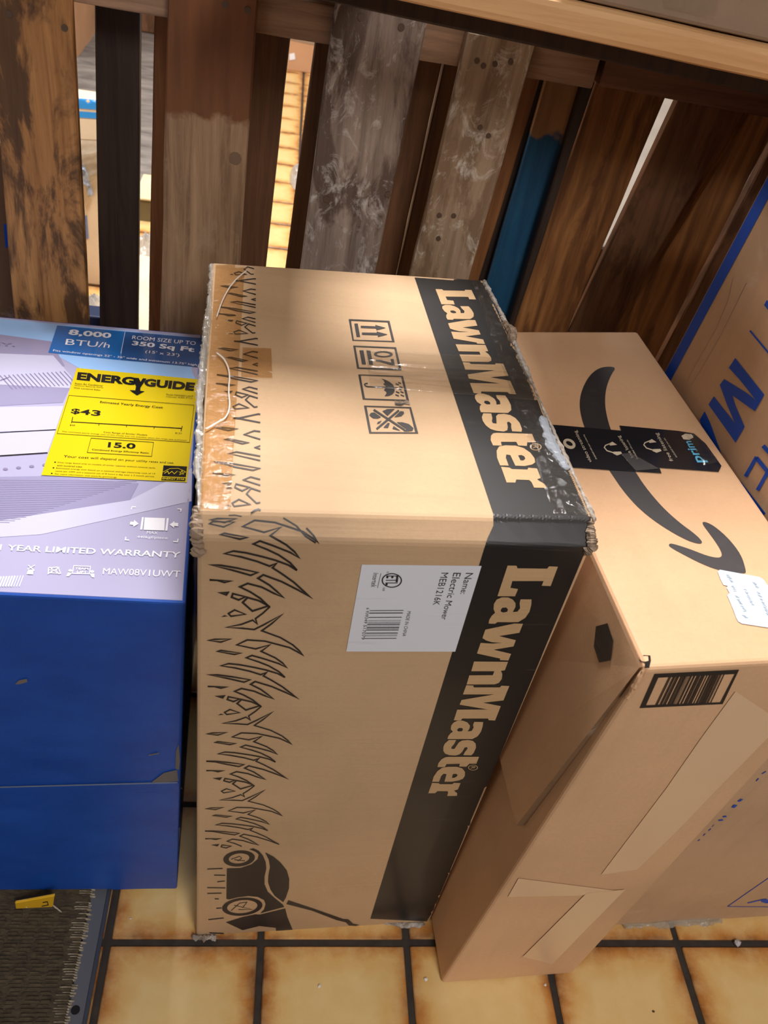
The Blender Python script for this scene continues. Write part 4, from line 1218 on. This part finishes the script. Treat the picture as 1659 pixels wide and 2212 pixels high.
slat(pal, 'back_slat', ((961, 130), (861, 580)), ((998, 140), (888, 580)), YBK + .006, 0.018, 0.004, 1.112, W_D)
slat(pal, 'back_slat', ((1080, 140), (960, 580)), ((1168, 170), (1036, 600)), YBK, 0.018, 0.004, 1.112, W_K)
slat(pal, 'back_slat', ((1150, 170), (1018, 600)), ((1200, 170), (1070, 600)), YBK + 0.032, 0.016, 0.004, 1.112, W_B)  # added near-black board, fills a see-through gap to read as shade
slat(pal, 'back_slat', ((1180, 180), (1060, 590)), ((1253, 190), (1103, 680)), YBK + 0.01, 0.018, 0.004, 1.112, W_BLUE, 'blue painted slat with a bare end')
slat(pal, 'back_slat', ((1257, 190), (1107, 680)), ((1281, 190), (1120, 680)), YBK - 0.02, 0.018, 0.004, 1.046, W_B, 'dark narrow edge slat')
beam(pal, 'stringer', -0.62, 0.385, YFR + 0.021, YBK - 0.002, 1.060, 1.103, W_BEAM, 'horizontal top stringer', dz=-0.010)
beam(pal, 'stringer', -0.62, 0.385, YFR + 0.021, YBK - 0.002, 0.02, 0.10, W_BEAM)
for u, v in ((780, 37), (867, 59), (838, 420), (705, 430)): nail(sF, u, v, YFR, 0.0055)
for u, v in ((1030, 131), (1044, 142), (1069, 138), (1103, 133), (1037, 275), (1055, 293), (949, 465), (980, 466), (947, 515)): nail(sH, u, v, YFR, 0.0045)
nail(sC, 508, 342, YFR, 0.0105, M_KNOT)
for u, v in ((535, 22), (487, 10)): nail(sC, u, v, YFR, 0.005)
for u, v in ((140, 60), (20, 30)): nail(sA, u, v, YFR, 0.005)

pal2 = thing('dark_pallet', (0.75, 1.27, 0.0), 'dark brown pallet standing in shadow behind the leaning shipping carton', 'pallet')
slat(pal2, 'back_slat', ((1286, 183), (1113, 681)), ((1437, 213), (1236, 690)), YBK + 0.034, 0.02, 0.004, 1.09, W_I, 'red brown slat with strong grain')
slat(pal2, 'back_slat', ((1466, 218), (1243, 690)), ((1592, 289), (1345, 700)), YBK + 0.038, 0.02, 0.004, 1.09, W_J)
slat(pal2, 'back_slat', ((1594, 289), (1348, 700)), ((1640, 345), (1436, 735)), YBK + 0.005, 0.02, 0.004, 1.09, W_I)
slat(pal2, 'back_slat', ((1652, 345), (1446, 735)), ((1760, 360), (1560, 760)), YBK + 0.038, 0.02, 0.004, 1.09, W_J)
beam(pal2, 'stringer', 0.397, 1.25, YFR + 0.034, YBK + 0.0, 1.052, 1.100, W_BEAM2, 'dark horizontal stringer', dz=-0.022)
beam(pal2, 'stringer', 0.397, 1.25, YFR + 0.034, YBK + 0.0, 0.02, 0.10, W_BEAM2)

# pallet lying flat on top, with a carton on it
top = thing('flat_pallet', (0.4, 1.3, 1.13), 'pale pine pallet lying flat above the upright pallets', 'pallet')
ty0, tdz = 0.92, -0.0435
def tz(x): return 1.1537 + tdz * (x - 0.1)
beam(top, 'front_beam', -0.06, 1.35, ty0, ty0 + 0.045, tz(-0.06), tz(-0.06) + 0.0295, W_TOP, 'pale front beam', dz=tdz * 1.41, bevel=0.007)
beam(top, 'rear_beam', -0.06, 1.35, ty0 + 0.50, ty0 + 0.545, tz(-0.06), tz(-0.06) + 0.0295, W_TOP, dz=tdz * 1.41)
for k in range(7):
    x = -0.05 if k == 0 else 0.14 + k * 0.172
    V, Fc = box_mesh(x, x + 0.14, ty0 + 0.048, ty0 + 0.497, tz(x + .07) + 0.001, tz(x + .07) + 0.019, 0.002)
    obj('deck_board', V, Fc, W_BEAM, top)
beam(top, 'lower_board', -0.06, 1.35, ty0 + 0.047, ty0 + 0.068, tz(-0.06) - 0.021, tz(-0.06) - 0.001, W_B, 'added dark strip for the shade under the front beam', dz=tdz * 1.41)  # added board, its dark colour stands in for the shaded band above the stringer
beam(top, 'lower_board', -0.06, 1.35, 1.17, 1.27, tz(-0.06) - 0.021, tz(-0.06) - 0.001, W_B, 'added dark strip for the shade under the front beam', dz=tdz * 1.41)
topbox = thing('grey_carton', (0.7, 1.3, 1.2), 'grey tan taped carton lying on the flat pallet, cut by the top right corner', 'box')
bx0 = 0.305
c = []
for dzz in (0.0, 0.10):
    for (x, y) in ((0.24, ty0 + 0.018), (1.2, ty0 + 0.018), (1.2, ty0 + 0.5), (0.24, ty0 + 0.5)):
        c.append(Vector((x, y, tz(x) + 0.0310 + dzz)))
Vb, Fb = hex_mesh(c, 0.004, 2)
obj('carton_body', Vb, Fb, M_KR_GREY, topbox)
S_TB = Surf(Vb, Fb, topbox)
film('packing_tape', [(1420, -40), (1560, -40), (1545, 42), (1435, 18)], 10, 8, M_TAPE, S_TB, 0.0008, 0.0006, rnd, 0, label='clear tape')

# ------------------------------------------------------------------ carpet mat at lower left
mat_ = thing('carpet_mat', (-0.6, 0.4, 0.0), 'worn dark brown carpet mat with frayed grey edge at the lower left', 'mat')
M_CARPET = mottled('dark brown carpet', srgb(52, 44, 32), srgb(98, 84, 62), 160, 0.95, stretch=(0.4, 1, 1), bmp=1.0, lo=0.3, hi=0.75)
V, Fc = box_mesh(-1.0, -0.208, 0.15, 1.14, 0.0005, 0.008, 0.002)
obj('carpet_pile', V, Fc, M_CARPET, mat_)
V, Fc = box_mesh(-0.207, -0.180, 0.15, 1.14, 0.0005, 0.004, 0.001)
obj('edge_strip', V, Fc, flat('grey edge strip', srgb(104, 106, 112), 0.45, metal=0.3), mat_)['label'] = 'grey edge strip'
V, Fc = box_mesh(-0.185, -0.179, 0.15, 1.14, 0.004, 0.007, 0.001)
obj('edge_lip', V, Fc, flat('dark blue grey lip', srgb(60, 64, 74), 0.4), mat_)
hp = on_z(163, 2182, 0.004)
V = [hp + Vector((0.006 * math.cos(t), 0.006 * math.sin(t), 0.0006)) for t in [k * math.pi / 6 for k in range(12)]]
obj('screw_hole', V, [tuple(range(12))], flat('hole', srgb(12, 11, 10), 0.9), mat_)
fv, ff = [], []
fr = random.Random(5)
for k in range(110):
    y = 0.25 + k * 0.0033
    if fr.random() < 0.12: continue
    x0 = -0.226 + fr.uniform(-0.005, 0.004); x1 = -0.203 + fr.uniform(-0.003, 0.003); h = 0.0095 + fr.uniform(-.0015, .0015)
    b = len(fv)
    fv += [Vector((x0, y - .0012, .006)), Vector((x0, y + .0012, .006)), Vector((x0 + .006, y, h)), Vector((x1 - .004, y, h - .001)), Vector((x1, y - .0012, .004)), Vector((x1, y + .0012, .004))]
    ff += [(b, b + 2, b + 1), (b, b + 4, b + 3, b + 2), (b + 1, b + 2, b + 3, b + 5), (b + 3, b + 4, b + 5)]
o = obj('frayed_binding', fv, ff, mottled('frayed cream yarn', srgb(130, 116, 92), srgb(196, 186, 164), 200, 0.9), mat_)
o['kind'] = 'stuff'; o['label'] = 'frayed cream binding'
# carpet ribs
fv, ff = [], []
for k in range(70):
    y = 0.21 + k * 0.0052
    for s in range(10):
        x0 = -0.44 + s * 0.0215 + fr.uniform(-.003, .003); x1 = x0 + 0.017 + fr.uniform(-.004, .004); h = 0.0100 + fr.uniform(-.001, .001)
        b = len(fv)
        fv += [Vector((x0, y - .0018, .0078)), Vector((x1, y - .0018, .0078)), Vector((x1, y + .0018, .0078)), Vector((x0, y + .0018, .0078)), Vector((x0 + .002, y, h)), Vector((x1 - .002, y, h))]
        ff += [(0 + b, 1 + b, 5 + b, 4 + b), (2 + b, 3 + b, 4 + b, 5 + b), (1 + b, 2 + b, 5 + b), (3 + b, b, 4 + b)]
o = obj('carpet_loops', fv, ff, M_CARPET, mat_)
o['kind'] = 'stuff'

# yellow tag and straw on the mat
tagp = [on_y(30, 1951, 0.565), on_y(111, 1947, 0.565), on_y(115, 1922, 0.565), on_y(28, 1938, 0.565)]
dzl = 0.0105 - min(p.z for p in tagp)
V8 = [p + Vector((0, 0, dzl)) for p in tagp] + [p + Vector((0, 0.004, dzl)) for p in tagp]
M_YT = flat('yellow plastic', srgb(238, 186, 40), 0.25, coat=0.4)
yt_ = thing('yellow_tag', tagp[0] + Vector((0, 0, dzl)), 'small shiny yellow tag at the foot of the blue carton', 'tag')
Vy, Fy = hex_mesh(V8, 0.001, 1)
obj('tag_body', Vy, Fy, M_YT, yt_)
S_YT = Surf(Vy, Fy, yt_)
cpx = project(sum((p + Vector((0, 0, dzl)) for p in tagp), Vector()) / 4)
decal('tag_print', stroke([(cpx[0] + 18, cpx[1] - 3), (cpx[0] + 28, cpx[1] - 5), (cpx[0] + 30, cpx[1] + 2), (cpx[0] + 16, cpx[1] + 5)], 2), M_INK, S_YT, 0.0004)
decal('painted_tag_glint', [[(cpx[0] - 40, cpx[1] - 6), (cpx[0] - 14, cpx[1] - 9), (cpx[0] - 16, cpx[1] + 9), (cpx[0] - 40, cpx[1] + 10)]], flat('pale yellow', srgb(240, 226, 170), 0.3), S_YT, 0.0004)  # pale patch paints a glint onto the shiny tag
a, b = on_z(107, 1950, 0.012), on_z(133, 1971, 0.012)
o = torn_strip('straw', [a, lerp(a, b, .5), b], 0.0022, flat('dry straw', srgb(190, 174, 150), 0.7), None, rnd, 6, 0.0015, lump=0.3)
tag(o, 'short pale straw lying on the carpet mat', 'straw')


def crumb(u, v, r, mat, label, name='crumb', cat='crumb'):
    p = on_z(u, v, r * 0.6)
    bmx = bmesh.new(); bmesh.ops.create_icosphere(bmx, subdivisions=1, radius=r)
    q_ = random.Random(int(u * 7 + v))
    V = [p + Vector((vv.co.x * q_.uniform(.7, 1.3), vv.co.y * q_.uniform(.7, 1.3), vv.co.z * 0.6)) for vv in bmx.verts]
    bmx.verts.index_update(); Fc = [tuple(x.index for x in f.verts) for f in bmx.faces]; bmx.free()
    return tag(obj(name, V, Fc, mat), label, cat)


M_CR = flat('white foam', srgb(226, 220, 210), 0.6)
crumb(690, 2130, 0.0026, M_CR, 'white crumb on the middle of the tile under the mower carton')
crumb(920, 2115, 0.0028, M_CR, 'white crumb on the tile left of the leaning carton foot')
crumb(1178, 2128, 0.0022, M_CR, 'tiny white crumb just below the leaning carton')
crumb(282, 1984, 0.0016, M_CR, 'tiny white speck on the tile beside the mat', 'speck', 'crumb')
crumb(1412, 2185, 0.0020, flat('dark grit', srgb(70, 48, 28), 0.8), 'dark grit speck on the bottom right tile', 'grit', 'crumb')
crumb(1593, 2036, 0.0060, clear_film('foil scrap', srgb(220, 220, 225), 0.7, 0.1, 0.8, 1.0, 200), 'crumpled clear plastic scrap on the right hand grout line', 'plastic_scrap', 'scrap')

# ------------------------------------------------------------------ things beyond the pallets
M_BACKBOX = kraft('pinkish carton board', srgb(196, 150, 112), seed=6.0, streak=0.1)
def simple_box(name, x0, x1, y0, y1, z0, z1, mat, label, cat='box', bev=0.006):
    t = thing(name, ((x0 + x1) / 2, (y0 + y1) / 2, z0), label, cat)
    V, Fc = box_mesh(x0, x1, y0, y1, z0, z1, bev)
    obj('carton_body', V, Fc, mat, t)
    return t, Surf(V, Fc, t)
t, S = simple_box('brown_carton', -0.25, 0.55, 5.38, 5.9, 0.0, 0.6, M_BACKBOX, 'pinkish brown carton on the far tiles, seen through the middle gap')
decal('carton_flap', [[(600, 70), (690, 92), (690, 100), (600, 80)]], M_KR_GREY, S, 0.002)
decal('white_sticker', [[(625, 116), (636, 114), (638, 128), (625, 130)]], M_WHITE, S, 0.003, label='white sticker')
# grey mat on the far floor at left
gm = thing('grey_floor_mat', (-0.9, 4.4, 0.0), 'grey creased mat on the far floor, seen through the left gaps', 'mat')
V, Fc = [], []
for j in range(41):
    for i in range(13):
        x = -1.35 + i * 0.08; y = 3.32 + j * 0.06
        V.append(Vector((x, y, 0.014 + 0.008 * math.sin(y * 9 + x * 3) + 0.005 * math.sin(y * 23 - x * 7))))
for j in range(40):
    for i in range(12): Fc.append((j * 13 + i, j * 13 + i + 1, (j + 1) * 13 + i + 1, (j + 1) * 13 + i))
obj('mat_surface', V, Fc, mottled('grey mat cloth', srgb(96, 90, 86), srgb(150, 142, 134), 9, 0.9, stretch=(0.5, 2, 1)), gm, smooth=True)
# wrapped carton with a blue stripe behind the left gap
wy = 2.50
pt = on_y(188, 214, wy).z
t, S = simple_box('wrapped_carton', -0.95, on_y(236, 400, wy).x, wy, wy + 0.08, 0.0, pt, kraft('pale carton board', srgb(230, 206, 176), seed=7.0, streak=0.1), 'pale wrapped carton with a bright blue stripe, behind the gap left of the dark slat')
M_BRB = flat('bright blue print', srgb(50, 150, 230), 0.4)
decal('blue_stripe', [[(130, 209), (250, 220), (250, 240), (130, 231)]], M_BRB, S, 0.001, L=12, label='bright blue stripe')
decal('blue_stripe', [[(130, 237), (250, 246), (250, 259), (130, 251)]], M_BRB, S, 0.001, L=12)
decal('white_print', [[(130, 253), (250, 261), (250, 304), (130, 298)]], flat('cream print', srgb(226, 208, 180), 0.5), S, 0.001, L=12)
decal('blue_print', [[(176, 470), (188, 464), (192, 514), (180, 518)]], flat('grey blue print', srgb(110, 130, 176), 0.5), S, 0.002)
film('plastic_wrap', [(150, 300), (230, 304), (226, 370), (156, 420)], 14, 14, M_TAPE_EDGE, S, 0.004, 0.02, rnd, 0, label='crumpled clear wrap')
film('plastic_wrap', [(172, 350), (186, 355), (204, 420), (192, 424)], 5, 10, clear_film('bluish wrap', srgb(170, 190, 215), 0.7, 0.15, 0.6, 0.8, 60), S, 0.008, 0.02, rnd, 0, label='twisted bluish wrap tail')


def heap(name, cx, cy, rx, ry, h, mat, label, cat, seed):
    q_ = random.Random(seed)
    V, Fc = [], []
    n, m = 10, 20
    for j in range(n + 1):
        for i in range(m):
            th = 2 * math.pi * i / m; r = j / n
            V.append(Vector((cx + rx * r * math.cos(th), cy + ry * r * math.sin(th), 0.003 + h * (1 - r * r) * q_.uniform(.5, 1.1))))
    for j in range(n):
        for i in range(m): Fc.append((j * m + i, j * m + (i + 1) % m, (j + 1) * m + (i + 1) % m, (j + 1) * m + i))
    return tag(obj(name, V, Fc, mat, None), label, cat)


M_HEAP = clear_film('crumpled film', srgb(214, 212, 208), 0.6, 0.15, 0.6, 0.6, 80)
p = on_z(200, 668, 0.02)
heap('crumpled_wrap', p.x, p.y, 0.07, 0.08, 0.06, M_HEAP, 'crumpled clear wrap on the floor at the foot of the wrapped carton', 'wrap', 2)
p = on_z(312, 520, 0.02)
heap('crumpled_film', p.x + 0.01, p.y - 0.02, 0.045, 0.10, 0.05, M_HEAP, 'grey crumpled film on the floor right of the dark slat', 'film', 3)
p = on_z(634, 372, 0.02)
heap('film_scrap', p.x + 0.02, p.y, 0.035, 0.16, 0.035, M_HEAP, 'pale plastic film scrap on the far tiles in the middle gap', 'film', 5)
t, S = simple_box('navy_carton', -0.40, -0.275, 1.33, 1.37, 0.0, on_y(205, 684, 1.33).z, flat('navy board', srgb(20, 36, 66), 0.5), 'small navy carton low behind the dark slat', bev=0.003)
t, S = simple_box('tan_carton', -2.3, -1.14, 4.95, 6.2, 0.0, 1.2, M_BACKBOX, 'tall tan carton far behind the grey mat at the upper left')
t, S = simple_box('dark_crate', -1.0, -0.55, 5.75, 6.1, 0.0, 0.5, W_J, 'dark crate far beyond the pallet, at the top of the narrow gap', 'crate')
cb = thing('cream_board', (-0.38, 2.4, 0.0), 'cream board lying on the floor beyond the narrow gap right of the dark slat', 'board')
x0 = on_z(280, 650, 0).x; x1 = on_z(345, 650, 0).x
Vc, Fc = box_mesh(x0 - 0.03, x1 + 0.02, 1.95, 2.72, 0.001, 0.014, 0.002)
obj('board_panel', Vc, Fc, mottled('cream board', srgb(222, 208, 176), srgb(236, 224, 196), 8, 0.6), cb)
py_ = on_z(312, 478, 0).y
pxl, pxr = on_y(292, 450, py_).x, on_y(350, 450, py_).x
pf = thing('olive_carton', ((pxl + pxr) / 2, py_ + 0.1, 0.0), 'small olive box with a cream lid beyond the narrow gap', 'box')
zt_ = on_y(312, 432, py_).z
Vc, Fc = box_mesh(pxl, pxr, py_, py_ + 0.22, 0.0, zt_, 0.003)
obj('carton_body', Vc, Fc, mottled('olive board', srgb(96, 84, 56), srgb(116, 102, 70), 8, 0.6), pf)
Vc, Fc = box_mesh(pxl - 0.004, pxr + 0.004, py_ - 0.006, py_ + 0.226, zt_ + 0.0005, zt_ + 0.008, 0.002)
obj('lid', Vc, Fc, mottled('cream packing', srgb(222, 206, 160), srgb(234, 220, 180), 8, 0.6), pf)['label'] = 'cream lid'
t, S = simple_box('cream_carton', -1.10, -0.70, 2.28, 2.42, 0.0, 0.62, mottled('cream carton board', srgb(226, 210, 176), srgb(236, 222, 194), 8, 0.6), 'cream carton in the sliver of light left of the honey slat')
# pale carton seen through the slit of the dark pallet
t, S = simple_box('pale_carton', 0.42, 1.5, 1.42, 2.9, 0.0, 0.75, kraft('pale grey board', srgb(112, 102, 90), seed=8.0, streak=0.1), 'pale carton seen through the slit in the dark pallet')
# floor carton left of the honey slat
t, S = simple_box('low_brown_carton', -0.95, -0.405, 1.40, 1.60, 0.0, 0.80, M_KR_DARK, 'dark brown carton behind the left frame edge slat')
decal('blue_print', [[(8, 484), (20, 482), (26, 530), (12, 535)]], M_BLUE_INK, S, 0.001)
